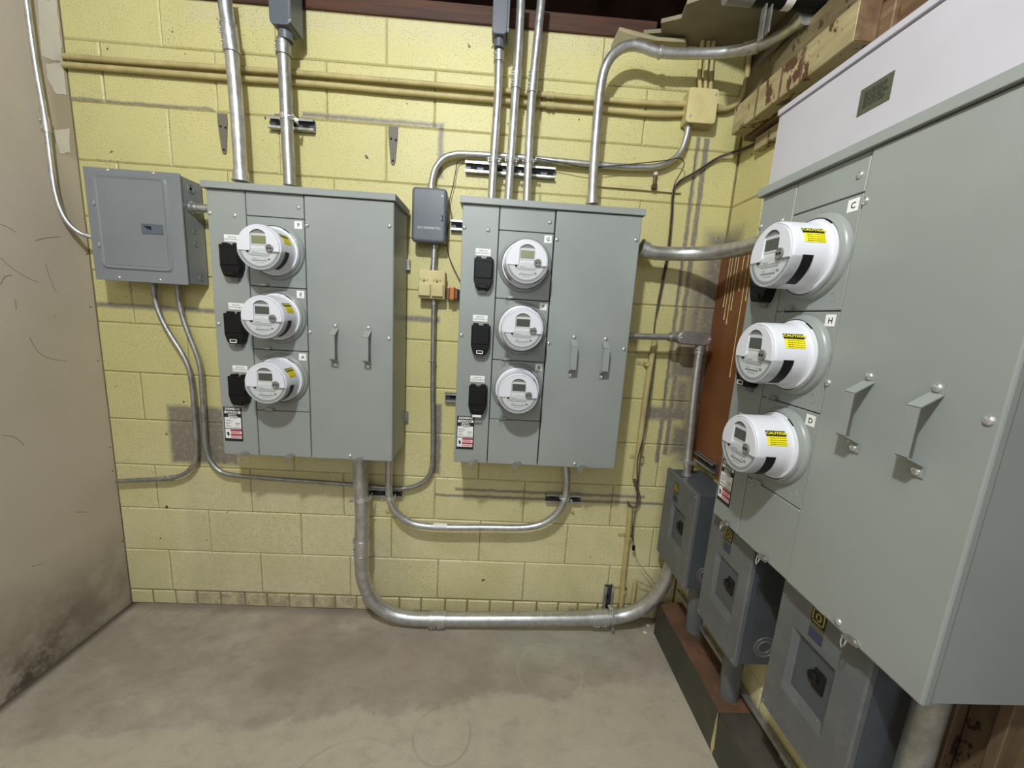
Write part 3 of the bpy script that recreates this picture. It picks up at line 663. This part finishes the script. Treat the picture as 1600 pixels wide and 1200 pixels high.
# under the cabinets
hc = conduit('conduit', 'heavy steel conduit dropping from first cabinet and sweeping along the floor to the right',
        [Vector((.945, -.10, .845)), Vector((.944, -.10, .70)), at(566, 800, .10), at(565, 862, .10), at(566, 895, .10), at(573, 920, .10), at(588, 943, .10), at(610, 958, .10), at(640, 965.5, .10), at(683, 967, .10), at(800, 967, .10), at(937, 965, .10), at(975, 961, .10), at(1003, 949, .11), at(1028, 926, .12), at(1045, 895, .13), at(1052, 868, .14)], .0300,
        couplings=[(at(566, 855, .10), .07), (at(683, 967, .10), .075), (at(936, 965, .10), .075)], clamps=[(at(566.5, 776, .10), (0, 1, 0)), (at(956, 964, .10), (0, 1, 0))], ends=(False, False), connlen=.03)
st = ob('sticker', M().lathe([(.0308, 0), (.0308, .045)], 6, (0, 0), 255, 300), LABEL, hc, at(566, 812, .10)-hc.location, (math.pi/2, 0, 0))
uc = conduit('conduit', 'U-shaped steel conduit hanging between the bottoms of the two meter cabinets',
        [Vector((1.060, -.09, .850)), at(607.5, 745, .08), at(608, 772, .075), at(611, 786, .07), at(622, 803, .07), at(643, 817, .07), at(670, 822.5, .07), at(760, 824, .07), at(825, 823.5, .07), at(850, 817, .07), at(869, 803, .07), at(880, 786, .07), at(885, 768, .075), at(886, 745, .08), Vector((1.795, -.09, .862))], .0150,
        clamps=[(at(608, 779, .075), (0, 1, 0)), (at(882, 779, .075), (0, 1, 0))], ends=(False, False), mat=ZINC)
ob('sticker', M().lathe([(.0156, -.03), (.0156, .03)], 6, (0, 0), 90, 160), LABEL, uc, at(688, 822.6, .07)-uc.location, (0, 0, math.pi/2))
# painted pipes
for l, lab, cp in (([(99, 88), (200, 96), (350, 106), (500, 117), (640, 129), (767, 140), (860, 149), (960, 157), (1030, 162), (1076, 163)], 'upper of the two cream-painted pipes running across the yellow wall', (862, 151)),
                   ([(99, 101), (200, 109), (350, 121), (500, 132), (640, 145), (767, 156), (860, 165), (960, 173), (1030, 179), (1076, 178)], 'lower of the two cream-painted pipes running across the yellow wall', (862, 164))):
    conduit('painted_pipe', lab, A(l, .018), .0098, mat=OLDPIPE, couplings=[(at(*cp, .018), .03)], ends=(False, True), cat='pipe')
for i, (l, lab) in enumerate((([(1094, 140), (1093, 110), (1099, 55)], 'left of three cream-painted pipe stubs above the junction box'),
                              ([(1102, 140), (1103, 110), (1108, 55)], 'middle of three cream-painted pipe stubs above the junction box'),
                              ([(1110, 140), (1112, 105), (1115, 60)], 'right of three cream-painted pipe stubs above the junction box'))):
    conduit('painted_pipe', lab, A(l, .03), .0078, mat=OLDPIPE, ends=(False, False), cat='pipe')
conduit('painted_pipe', 'cream-painted pipe curving up to the ceiling from the right of the junction box', A([(1118, 169), (1135, 170), (1150, 163), (1160, 148), (1166, 125), (1170, 95), (1174, 60)], .025), .0095, mat=OLDPIPE, ends=(True, False), cat='pipe')
vp = conduit('painted_pipe', 'cream-painted vertical pipe on the wall right of the second meter cabinet', A([(1023, 532), (1016, 572), (1010, 610), (1001, 680), (996, 720), (992, 750)], .02), .0120, mat=OLDPIPE, ends=(False, False), cat='pipe')
conduit('painted_pipe', 'lower broken length of cream-painted vertical pipe reaching down to the floor', A([(985, 792), (982, 830), (976, 885), (970, 950)], .02), .0120, mat=OLDPIPE, ends=(False, False), cat='pipe')
conduit('painted_pipe', 'short capped cream-painted stub pipe low on the wall beside a chain', A([(993, 908), (990, 930), (987, 955)], .02), .0095, mat=OLDPIPE, ends=(False, False), cat='pipe')
for px, py, lab in ((1010, 568, 'upper painted pipe strap below the conduit elbow'), (999, 714, 'middle painted pipe strap beside the corner'), (981, 836, 'lower painted pipe strap above the hanging chain'), (973, 918, 'lowest painted pipe strap just above the floor conduit')):
    p = at(px, py, 0); R = .0135
    mm = M(); pr = [(-.045, .001), (-.016, .001), (-.0145, .014), (-.010, .026), (0, .032), (.010, .026), (.0145, .014), (.0145, .001)]
    for (x0, y0), (x1, y1) in zip(pr, pr[1:]):
        mm.loft([(x0, -y0, -.007), (x1, -y1, -.007), (x1, -y1, .007), (x0, -y0, .007)], [(x0, -y0-.0015, -.007), (x1, -y1-.0015, -.007), (x1, -y1-.0015, .007), (x0, -y0-.0015, .007)])
    s = tag(ob('pipe_strap', mm, OLDPIPE, None, p), lab, 'pipe strap'); screw(s, -.034, 0, .004, -.002)
# ================================================================ BOXES ON THE BACK WALL
# cream junction box
p = at(1072, 190, .065); q = at(1120, 139, .065); wj, hj = .112, .118
t = thing('junction_box', 'cream-painted metal junction box high in the right corner', 'junction box', (at(1072, 190, .065).x, -.062, at(1095, 192, .062).z))
ob('box_body', M().box(.004, wj-.004, .004, .060, .003, hj-.003, .002), OLDPIPE, t)
mm = M(); mm.prism(rrect(0, wj, 0, hj, .012, 3), 0, .006, .001); cv = ob('cover', mm, IVORY, t)
for x, z in ((.012, .022), (wj-.013, hj-.018)): screw(t, x, z, .005)
# slate box (timer)
p = at(644, 376, .07)
t = thing('timer_box', 'slate-grey rounded metal box with a key slot between the two cabinets', 'metal box', (at(643, 376, .075).x, -.078, at(668, 379, .075).z))
wg = at(697, 340, .078).x-at(643, 340, .078).x; hg = at(670, 293, .078).z-at(668, 379, .078).z
ob('box_body', M().box(.006, wg-.004, .012, .078, .004, hg-.004, .004, 2), SLATE, t)
mm = M(); mm.rings([[(x, .020, z) for x, z in rrect(0, wg, 0, hg, .013)], [(x, .004, z) for x, z in rrect(0, wg, 0, hg, .013)], [(x, -.002, z) for x, z in rrect(.004, wg-.004, .004, hg-.004, .011)], [(x, -.004, z) for x, z in rrect(.010, wg-.010, .010, hg-.010, .008)]])
cv = ob('cover', mm, SLATE, t)
ob('key_slot', M().box(wg-.0145, wg-.012, -.0052, -.003, .080, .100).box(wg-.017, wg-.012, -.0052, -.003, .097, .100).box(wg-.017, wg-.012, -.0052, -.003, .080, .083), DARK, cv)
ob('painted_glint', M().box(wg-.020, wg-.012, -.0046, -.0036, hg-.030, hg-.027), LABEL, cv)  # white strip painted as a glint on the cover
o = text('INTERMATIC', .0085, wg/2+.002, -.0045, .052, ZINCOLD, cv, sx=1.3); o.name = 'embossed_lettering'
# cream double switch box
t = thing('switch_box', 'cream-painted surface box with two square flip lids below the slate box', 'switch box', (at(653, 466, .055).x, -.055, at(675, 467, .055).z))
ws = at(694, 440, .055).x-at(652, 440, .055).x; hs = at(672, 421, .055).z-at(672, 466, .055).z
ob('box_body', M().box(.002, ws-.002, .004, .055, .002, hs-.002, .004, 2), OLDPIPE, t); ob('cover', M().box(0, ws, -.002, .006, 0, hs, .004, 2), IVORY, t)
for i in (0, 1):
    x0 = .004+i*(ws/2-.002); ld = ob('flip_lid', M().box(x0, x0+ws/2-.007, -.014, -.002, .010, .058, .003, 2), IVORY, t)
    ob('switch_toggle', M().box(x0+.014, x0+.024, -.010, -.002, .068, .078, .002), OLDPIPE, t); screw(t, x0+.032, .073, .003, -.002); screw(t, x0+.006, .073, .003, -.002)
# bell transformer
t = thing('bell_transformer', 'small copper-wound transformer beside the cream switch box', 'transformer', at(707, 470, .035))
ob('core', M().box(-.022, -.010, -.022, .03, .006, .048, .002).box(.010, .022, -.022, .03, .006, .048, .002), plain('lamination', (120, 78, 56), .5, .4), t)
ob('winding', M().box(-.010, .010, -.028, .028, .002, .054, .004, 2), COPPER, t); ob('terminal_board', M().box(.022, .030, -.018, .02, .010, .044, .001), BLACK, t)
ob('flange', M().box(-.026, .026, .028, .034, .0, .05, .001), ZINCOLD, t)
# conduit bodies
def conduit_body(loc, wd, ht, dp, label, rz=0):
    t = thing('conduit_fitting', label, 'conduit fitting', loc)
    mm = M(); mm.prism(rrect(-wd/2, wd/2, 0, ht, wd*.22, 3), -dp/2, dp/2, .003); ob('housing', mm, SLATE, t)
    mm = M(); mm.prism(rrect(wd/2-.0, wd/2+.006, .004, ht, .0025, 2), -dp/2-.003, dp/2+.004); ob('cover_plate', mm, SLATE, t); 
    o = screw(t, wd/2+.004, .012, .004, -dp/2-.003)
    ob('hub', M().cyl((0, 0, -.028), (0, 0, .012), .0235 if wd > .06 else .0175, 18), SLATE, t); return t
p = at(446, 50, .10); conduit_body((p.x, -.10, p.z), .068, .19, .075, 'dark grey conduit body on the clamped riser above the first cabinet')
p = at(780, 62, .10); conduit_body((p.x, -.10, p.z), .052, .19, .06, 'dark grey conduit body topping the leftmost riser above the second cabinet')
# elbow body in the corner
p = at(1055, 528, .10); e = 2.335
t = thing('conduit_fitting', 'grey oval conduit elbow fitting in the corner beside the brown board', 'conduit fitting', (p.x, -.105, 1.345))
mm = M(); mm.prism(rrect(.0, e-p.x, .0, .052, .024, 5), -.022, .020, .003); ob('housing', mm, ZINCOLD, t)
mm = M(); mm.prism(rrect(.004, e-p.x-.004, .004, .048, .021, 5), -.026, -.022, .001); c = ob('cover_plate', mm, ZINC, t); screw(c, .012, .026, .004, -.026); screw(c, e-p.x-.012, .026, .004, -.026)
ob('hub', M().cyl((-.022, 0, .026), (.008, 0, .026), .0195, 18), ZINCOLD, t); ob('hub', M().cyl((.104, 0, -.022), (.104, 0, .010), .021, 18), ZINCOLD, t)
# strut channels
DARKZ = plain('shadowed_zinc', (88, 90, 94), .5, .6)
def strut(label, loc, L, axis='x', rot=None):
    t = thing('strut_channel', label, 'strut channel', loc, 0)
    if rot: t.rotation_euler = rot
    h, d, w_ = .0205, .021, .0025
    mm = M(); bx = (lambda a0, a1, y0, y1, b0, b1: mm.box(a0, a1, y0, y1, b0, b1)) if axis == 'x' else (lambda a0, a1, y0, y1, b0, b1: mm.box(b0, b1, y0, y1, a0, a1))
    bx(0, L, -w_, 0, -h, h); ob('channel_back', mm, DARKZ, t); mm = M(); bx(0, L, -d, 0, -h, -h+w_); bx(0, L, -d, 0, h-w_, h); bx(0, L, -d, -d+w_, -h, -h+.009); bx(0, L, -d, -d+w_, h-.009, h)
    ob('channel_side', mm, ZINC, t); mm = M(); k = .02
    bx2 = (lambda a0, a1, b0, b1: mm.box(a0, a1, -w_-.0004, -w_+.001, b0, b1)) if axis == 'x' else (lambda a0, a1, b0, b1: mm.box(b0, b1, -w_-.0004, -w_+.001, a0, a1))
    bx2(0, .025, -.006, .006); me = cm('slot#'+axis, lambda: mm, DARK) if ('slot#'+axis) not in _cache else (mm.bm.free(), _cache['slot#'+axis])[1]
    while k+.025 < L: ob('slot', me, None, t, (k, 0, 0) if axis == 'x' else (0, 0, k)); k += .05
    return t
a = at(419, 187, .02); b = at(490, 192, .02); strut('short steel strut behind the clamped riser above the first cabinet', (a.x, -.004, a.z-.008), b.x-a.x)
a = at(727, 258, .02); b = at(868, 266, .02); strut('steel strut behind the three risers above the second cabinet', (a.x, -.004, a.z-.004), b.x-a.x)
a = at(554, 768, .02); b = at(627, 772, .02); strut('steel strut carrying two conduits below the first cabinet', (a.x, -.004, a.z), b.x-a.x)
a = at(853, 778, .02); b = at(908, 779, .02); strut('short steel strut clamping the U-shaped conduit below the second cabinet', (a.x, -.004, a.z), b.x-a.x)
a = at(704, 351, .02); strut('strut end poking out left of the second cabinet near its top', (a.x, -.002, a.z), .10)
a = at(695, 621, .02); strut('strut end poking out left of the second cabinet near its bottom', (a.x, -.002, a.z), .10)
a = at(950, 958, .04); strut('upright steel strut on the wall at the floor conduit', (a.x, -.004, .035), .145, 'z')
a = at(313, 302, .02); strut('strut end between the small breaker box and first cabinet, upper', (.345, -.002, a.z), .13)
a = at(323, 430, .02); strut('strut end between the small breaker box and first cabinet, lower', (.345, -.002, a.z), .13)
t = strut('short dark strut bracket on the right wall above the first switch box', (2.392, -.05, .862), .155, 'x', (0, 0, -math.pi/2))
# tapered hinge straps screwed to the wall
for (x0, y0), (x1, y1), w0, lab in (((348, 178), (351, 241), .040, 'tapered grey steel hinge strap left of the first riser'), ((615, 198), (615.5, 258), .040, 'tapered grey steel hinge strap on open wall between the risers')):
    a = at(x0, y0, 0); b = at(x1, y1, 0); L = a.z-b.z
    mm = M(); mm.prism([(-.019, 0), (.017, 0), (.017, -.03), (.008, -L+.01), (.004, -L), (-.006, -L), (-.010, -L+.01), (-.019, -.03)], -.004, -.0005, .0006)
    h = tag(ob('hinge_strap', mm, plain('grey_primer_%d' % x0, (112, 104, 92), .6, var=.1), None, a), lab, 'hinge strap')
    for x, z in ((-.008, -.045), (.010, -.048), (-.001, -L+.014)): ob('screw_hole', M().lathe([(.0045, -.0045), (.003, -.0052), (.0002, -.0046)], 10, (x, z)), DARK, h)
# wires
def wire(label, pts, r=.0022, mat=None, cat='cable', name='cable', k=5): 
    p = smooth(pts, k); o = p[0].copy(); return tag(ob(name, M().tube(p, r, 6), mat or RUBBER, None, o, off=o), label, cat)
wire('thin black wire wandering past the slate box to the second cabinet', A([(727, 249), (716, 252), (712, 268), (708, 290), (702, 318), (706, 340), (700, 355), (698, 380), (702, 402), (712, 425), (722, 445)], .02), .0017)
wire('thin black wire tied along the long arched conduit', A([(830, 246), (850, 249), (880, 255), (920, 262), (960, 259), (1010, 254), (1045, 250), (1062, 247), (1069, 254), (1066, 265), (1055, 285), (1051, 300)], .048), .0018)
for i, (dx, lab) in enumerate(((0, 'left black cable in the bundle hanging beside the corner'), (4, 'middle black cable in the bundle hanging beside the corner'), (8, 'right black cable in the bundle hanging beside the corner'))):
    e = [(1190, 222), (1215, 208), (1225, 200)]
    pts = [atx(1222-dx, 200+dx/2, 2.392), atx(1195, 214+dx/2, 2.392), atx(1165, 230+dx/2, 2.388)]+A([(1125, 244+dx/2), (1085, 269+dx/2), (1060, 284+dx/2), (1052+dx*.3, 296), (1048+dx*.4, 340), (1043+dx*.4, 390), (1036+dx*.4, 430), (1027+dx*.3, 478), (1022, 520-dx), (1023+dx*.2, 560)], .016)
    if i < 2: pts += A([(1016-dx*.2, 620), (1008+dx*.2, 670), (1000-dx, 720), (997-dx*.3, 755), (994, 790), (989-dx*.2, 830), (990, 856)], .04)
    wire(lab, pts, .0026 if i == 0 else .0019, RUBBER if i == 1 else GCABLE)
wire('frayed grey cable loop hanging across the gap in the painted pipe', A([(991, 748), (996, 765), (999, 780), (992, 793), (984, 790), (981, 784)], .03), .006, GCABLE)
def chain(label, pts):
    P = smooth(pts, 9); t = thing('chain', label, 'chain', P[0]); me = None; L = 0; acc = 0; i = 0; last = P[0]; flip = 0
    def link():
        q = [(.0035*math.cos(a)*.8, 0, .0065*math.sin(a)) for a in [2*math.pi*j/10 for j in range(11)]]; return M().tube(q, .0009, 5, False)
    me = cm('link', link, ZINCOLD)
    for a in P[1:]:
        if (a-last).length >= .009:
            d = (a-last).normalized(); m = (a+last)/2-P[0]
            q = d.to_track_quat('Z', 'Y'); o = ob('link', me, None, t, m); o.rotation_euler = (q @ Matrix.Rotation(math.pi/2*flip, 3, 'Z').to_quaternion()).to_euler(); flip ^= 1; last = a
    return t
ob_ = ob('cable_plug', M().box(-.006, .006, -.006, .006, -.012, .012, .002), BLACK, None, at(990, 856, .04)); tag(ob_, 'small black cable plug hanging above the chain', 'plug')
chain('thin dangling chain hanging from the black plug towards the floor conduit', A([(991, 862), (998, 880), (1008, 893), (1016, 903), (1024, 915)], .05))
chain('thin chain from the capped stub pipe to the floor conduit', A([(994, 908), (1005, 912), (1018, 918), (1026, 921)], .05))
# slotted rail with old fitting
a = at(930, 288, .012); b = at(1064, 299, .012)
t = thing('slotted_rail', 'thin painted slotted rail above the top right of the second cabinet', 'rail', a); d = b-a
ob('rail_bar', M().loft([(0, 0, -.006), (d.x, d.y, d.z-.006), (d.x, d.y, d.z+.006), (0, 0, .006)], [(0, .008, -.006), (d.x, d.y+.008, d.z-.006), (d.x, d.y+.008, d.z+.006), (0, .008, .006)]), IVORY, t)
p = at(1021, 293, .012)-a; ob('clamp_fitting', M().box(p.x-.010, p.x+.010, -.016, .002, p.z-.010, p.z+.010, .003).cyl((p.x, -.006, p.z), (p.x, -.006, p.z+.040), .007, 10), plain('tarnished_fitting', (104, 80, 66), .5, .5, var=.4), t)
ob('insulator', M().lathe([(.008, -.012), (.008, .0)], 10, (p.x, p.z+.050)).box(p.x-.006, p.x+.006, -.010, 0, p.z+.042, p.z+.058, .002), SPLOTCH, t)
# ================================================================ RIGHT WALL THINGS
# brown board
t = thing('backing_board', 'brown varnished plywood board with pale paint drips in the right corner', 'board', (2.405, 0, .80))
ob('panel_board', M().box(-.013, -.001, -.524, -.004, .026, .905, .001), PLY, t)
for px, py0, py1 in ((1115, 415, 568), (1142, 408, 480), (1146, 405, 500), (1151, 405, 507), (1155, 400, 485), (1163, 400, 455), (1170, 396, 590), (1176, 392, 470)):
    a = atx(px, py0, 2.391); L = .55*(py1-py0)/208
    a = atx(px, 400, 2.3912); b = atx(px+(-.17)*(py1-400)*.9, py1, 2.3912)
    ob('paint_drip', M().tube([Vector((-.0138, a.y, 1.705-.80)), Vector((-.0138, a.y, b.z-.80+.03)), Vector((-.0138, a.y, b.z-.80))], [.0016, .0013, .0024], 6), IVORY, t)
# dark switch boxes
def safety_switch(name_label, loc, wd, ht, D, logo_x, logo_z, hx=.132):
    t = thing('safety_switch', name_label, 'switch box', loc, -math.pi/2)
    ob('box_body', M().box(.004, wd-.004, .010, D, .004, ht-.004, .002), OLDSIDE, t)
    x0, x1, z0, z1 = hx-.078, hx+.042, .100, .272; s = .016
    mm = M()
    O = [(0, 0), (wd, 0), (wd, ht), (0, ht)]; I = [(x0, z0), (x1, z0), (x1, z1), (x0, z1)]; J = [(x0+s, z0+s*1.9), (x1-s, z0+s*1.9), (x1-s, z1-.006), (x0+s, z1-.006)]
    lp = lambda P, y: [(x, y, z) for x, z in P]
    mm.rings([lp(O, .014), lp(O, .003), lp([(.004, .004), (wd-.004, .004), (wd-.004, ht-.004), (.004, ht-.004)], 0), lp(I, 0), lp(J, .012)])
    for f in mm.bm.faces: f.smooth = False
    dr = ob('door', mm, OLDBOX, t)
    ob('handle_window', M().box(hx-.012, hx+.018, .006, .0125, .178, .228, .002), BLACK, dr); ob('handle_pivot', M().lathe([(.014, .012), (.014, .004), (.010, .001), (.0002, .001)], 16, (hx-.010, .203)), BLACK, dr)
    lg = ob('maker_label', M().box(logo_x-.019, logo_x+.019, -.0012, 0, logo_z-.019, logo_z+.019), INK, dr); lg['label'] = 'black and gold maker label'
    mm = M()
    for a, b, c, d in ((-.016, .016, .013, .016), (-.016, .016, -.016, -.013), (-.016, -.013, -.016, .016), (.013, .016, -.016, .016), (-.007, -.0035, -.009, .009), (-.007, .004, .006, .009), (-.007, .004, -.009, -.006), (.004, .0075, -.007, .007)):
        mm.box(logo_x+a, logo_x+b, -.0018, -.001, logo_z+c, logo_z+d)
    ob('maker_emblem', mm, LOGO, lg)
    ob('label_plate', M().box(logo_x-.018, logo_x+.018, -.0012, 0, logo_z-.058, logo_z-.035), BLUEINK, dr); ob('label_strip', M().box(logo_x-.017, logo_x+.017, -.0012, 0, logo_z-.034, logo_z-.021), PEWTER, dr)
    for x, z in ((.010, .012), (wd-.010, .012), (wd-.01, ht-.012)): ob('rivet', M().lathe([(.004, 0), (.002, -.002), (.0002, -.002)], 8, (x, z)), ZINCOLD, dr)
    ob('knockout', M().lathe([(.035, 0), (.034, -.0015), (.030, -.0015), (.029, 0), (.022, 0), (.021, -.0015), (.017, -.0015), (.016, 0)], 24), OLDBOX, t, (wd-.0035, D*.55, ht*.16), (0, 0, math.pi/2))
    return t
safety_switch('old dark grey safety switch nearest the corner, under the vertical conduit', (2.250, -.078, .418), .262, .392, .145, .102, .346, .158)
safety_switch('old dark grey safety switch between the corner switch and the largest switch below', (2.235, -.470, .434), .219, .404, .160, .103, .358)
safety_switch('big old dark grey safety switch in front, half hidden under the large cabinet', (2.235, -.806, .452), .238, .386, .160, .113, .346)
# locknut ring on first switch
# trough at floor
t = thing('wiring_trough', 'dark olive metal wiring trough on the floor along the right wall', 'wiring trough', (2.405, -.09, 0))
ob('trough_front', M().box(-.120, -.112, -.505, 0, 0, .166, .001), OLIVE, t); ob('trough_front', M().box(-.121, -.112, -2.2, -.513, 0, .166, .001), OLIVE, t)
ob('trough_end', M().box(-.112, -.002, -.004, 0, 0, .164), OLIVE, t)
ob('trough_top', M().box(-.118, -.004, -.510, -.004, .160, .168, .001), RUST, t); ob('trough_top', M().box(-.118, -.004, -2.2, -.512, .160, .169, .001), SOOT, t)
ob('chipped_seam', M().prism([(0, .16), (.006, .10), (.012, .03), (.004, .0), (-.006, .02), (-.004, .08), (-.003, .12)], -.0012, .001), IVORY, t, (-.1205, -.505, 0), (0, 0, -math.pi/2))
for y, lab, sx in ((-.245, 'short grey pipe from the corner safety switch down into the trough', 2.368), (-.53, 'short grey pipe from the middle safety switch down into the trough', 2.352)):
    yy = y-.01; z1 = .43
    p = [Vector((sx-.0, yy, .166)), Vector((sx-.006, yy, .28)), Vector((sx-.02, yy-(.03 if y < -.4 else 0), z1))]
    c = conduit('conduit', lab, p, .031, mat=OLDBOX, ends=(False, False)); ob('rust_collar', M().tube([Vector((0, 0, 0)), Vector((0, 0, .004))], .040, 20), RUST, c)
conduit('conduit', 'thin dark rod-like conduit running low behind the switches above the trough', [Vector((2.385, -.06, .20)), Vector((2.387, -.6, .20)), Vector((2.388, -1.0, .20)), Vector((2.388, -1.5, .20))], .011, mat=ZINCOLD, ends=(False, False), couplings=[(Vector((2.388, -.80, .20)), .04)])
conduit('conduit', 'vertical steel pipe under the near end of the large cabinet', [Vector((2.315, -1.085, .0)), Vector((2.315, -1.085, .5)), Vector((2.315, -1.085, .846))], .024, mat=ZINCOLD, ends=(False, False))
# pale gutter cabinet above the third meter cabinet
t = thing('gutter_cabinet', 'pale lilac steel wireway cabinet above the large grey cabinet, with nameplate', 'cabinet', (2.245, -.470, 1.815), -math.pi/2)
ob('cabinet_body', M().box(0, 1.10, .004, .155, -.01, .215, .002), LILAC, t); ob('front_cover', M().box(0, 1.10, 0, .005, -.01, .1965, .0012), LILAC, t)
ob('top_flange', M().box(-.004, 1.10, -.004, .157, .2005, .2165, .0012), LILAC, t)
a = atx(1343, 160, 2.245); 
c0 = [atx(*p, 2.2445) for p in ((1338.5, 183), (1389.5, 155), (1398, 112), (1344, 143))]
L = Vector((2.245, -.470, 1.815)); x0 = -(c0[0].y-L.y); x1 = -(c0[1].y-L.y); z0 = c0[0].z-L.z; z1 = c0[3].z-L.z
np_ = ob('nameplate', M().box(x0, x1, -.0015, 0, z0, z1), PEWTER, t); np_['label'] = 'etched pewter-coloured nameplate'
mm = M(); r = random.Random(4)
for i in range(8):
    z = z1-.012-(z1-z0-.02)*i/8; x = x0+.012
    while x < x1-.016:
        d = r.uniform(.004, .012); mm.box(x, x+d, -.002, -.0015, z-.0016, z+.0012 if i else z+.003); x += d+.003
ob('engraved_lines', mm, plain('engraving', (52, 54, 44), .6), np_)
for y, z in ((.04, -.005),): pass
screw(t, .055, .006, .006); screw(t, .56, .006, .009)
# ledger timbers
t = thing('wall_ledger', 'chipped cream-painted timber ledger above the pale cabinet in the corner', 'timber', (2.405, -.115, 2.115))
ob('timber', M().box(-.105, -.052, -.505, 0, 0, .092, .002), LEDGER, t); ob('end_grain', M().box(-.104, -.053, -.507, -.505, .001, .091), BAREWOOD, t)
for y in (-.13, -.245, -.33): ob('brown_batten_mark', M().box(-.1062, -.105, y-.008, y, .002, .090), BAREWOOD, t)
tag(ob('wall_ledger', M().box(2.356, 2.402, -.655, -.10, 2.106, 2.200, .002), BAREWOOD), 'bare brown timber bolted behind the cream ledger', 'timber')
tag(ob('wood_strip', M().box(2.375, 2.404, -.62, -.145, 2.055, 2.100, .002), LEDGER), 'narrow chipped cream strip of wood under the ledger', 'timber')
tag(ob('header_board', M().box(2.365, 2.404, -1.05, -.66, 2.115, 2.32, .002), wood('chipped_brown_board', (116, 90, 62), (90, 66, 44), (166, 144, 100), (4, 6, 30), amt=.62)), 'weathered brown board at the upper right above the pale cabinet', 'board')
tag(ob('wall_sheathing', M().box(2.386, 2.404, -1.02, -.02, 2.36, 2.46, .002), wood('dark_stained_sheathing', (84, 72, 48), (58, 48, 32), None, (4, 6, 30))), 'dark stained board along the top of the right wall under the ceiling', 'board')
tag(ob('upper_timber', M().box(2.372, 2.404, -.648, -.012, 2.215, 2.35, .002), wood('shaded_beige_timber', (124, 112, 82), (96, 84, 58), (66, 44, 28), (4, 6, 30), amt=.6)), 'higher cream-painted timber under the ceiling in the right corner', 'timber')  # darker beige carries the shade of the upper corner
# black drain pipe near ceiling with tag
t = thing('black_pipe', 'black plastic pipe crossing near the ceiling in the right corner', 'pipe', (2.12, -.36, 2.385))
ob('tube', M().cyl((.06, 0, 0), (.30, -.0, .0), .030, 20), BLACK, t); ob('clear_end', M().cyl((-.02, 0, 0), (.06, 0, 0), .031, 20), GREYP, t)
tg = ob('paper_tag', M().lathe([(.0306, 0), (.0306, .026)], 8, (0, 0), 200, 330), LABEL, t, (.150, 0, 0), (0, 0, -math.pi/2))
ob('hanger', M().box(.095, .100, -.010, .010, -.12, -.025).box(.112, .117, -.010, .010, -.10, -.025), ZINCOLD, t)
# floor litter
for px, py, lab in ((1012, 978, 'crumb of plaster rubble at the corner of the trough, left one'), (1018, 965, 'crumb of plaster rubble between the wall and the trough'), (1008, 990, 'crumb of plaster rubble on the floor nearest the trough foot')):
    r = RT*((px-800)/FPX)+DN*((py-600)/FPX)+FW; p = CAM+r*(-CAM.z/r.z); p.z = .0
    bm = M(); bmesh.ops.create_icosphere(bm.bm, subdivisions=2, radius=.010)
    for v in bm.bm.verts: v.co *= random.uniform(.6, 1.2); v.co.z = max(v.co.z*.6+.005, 0)
    tag(ob('plaster_crumb', bm, SPLOTCH, None, p), lab, 'debris')
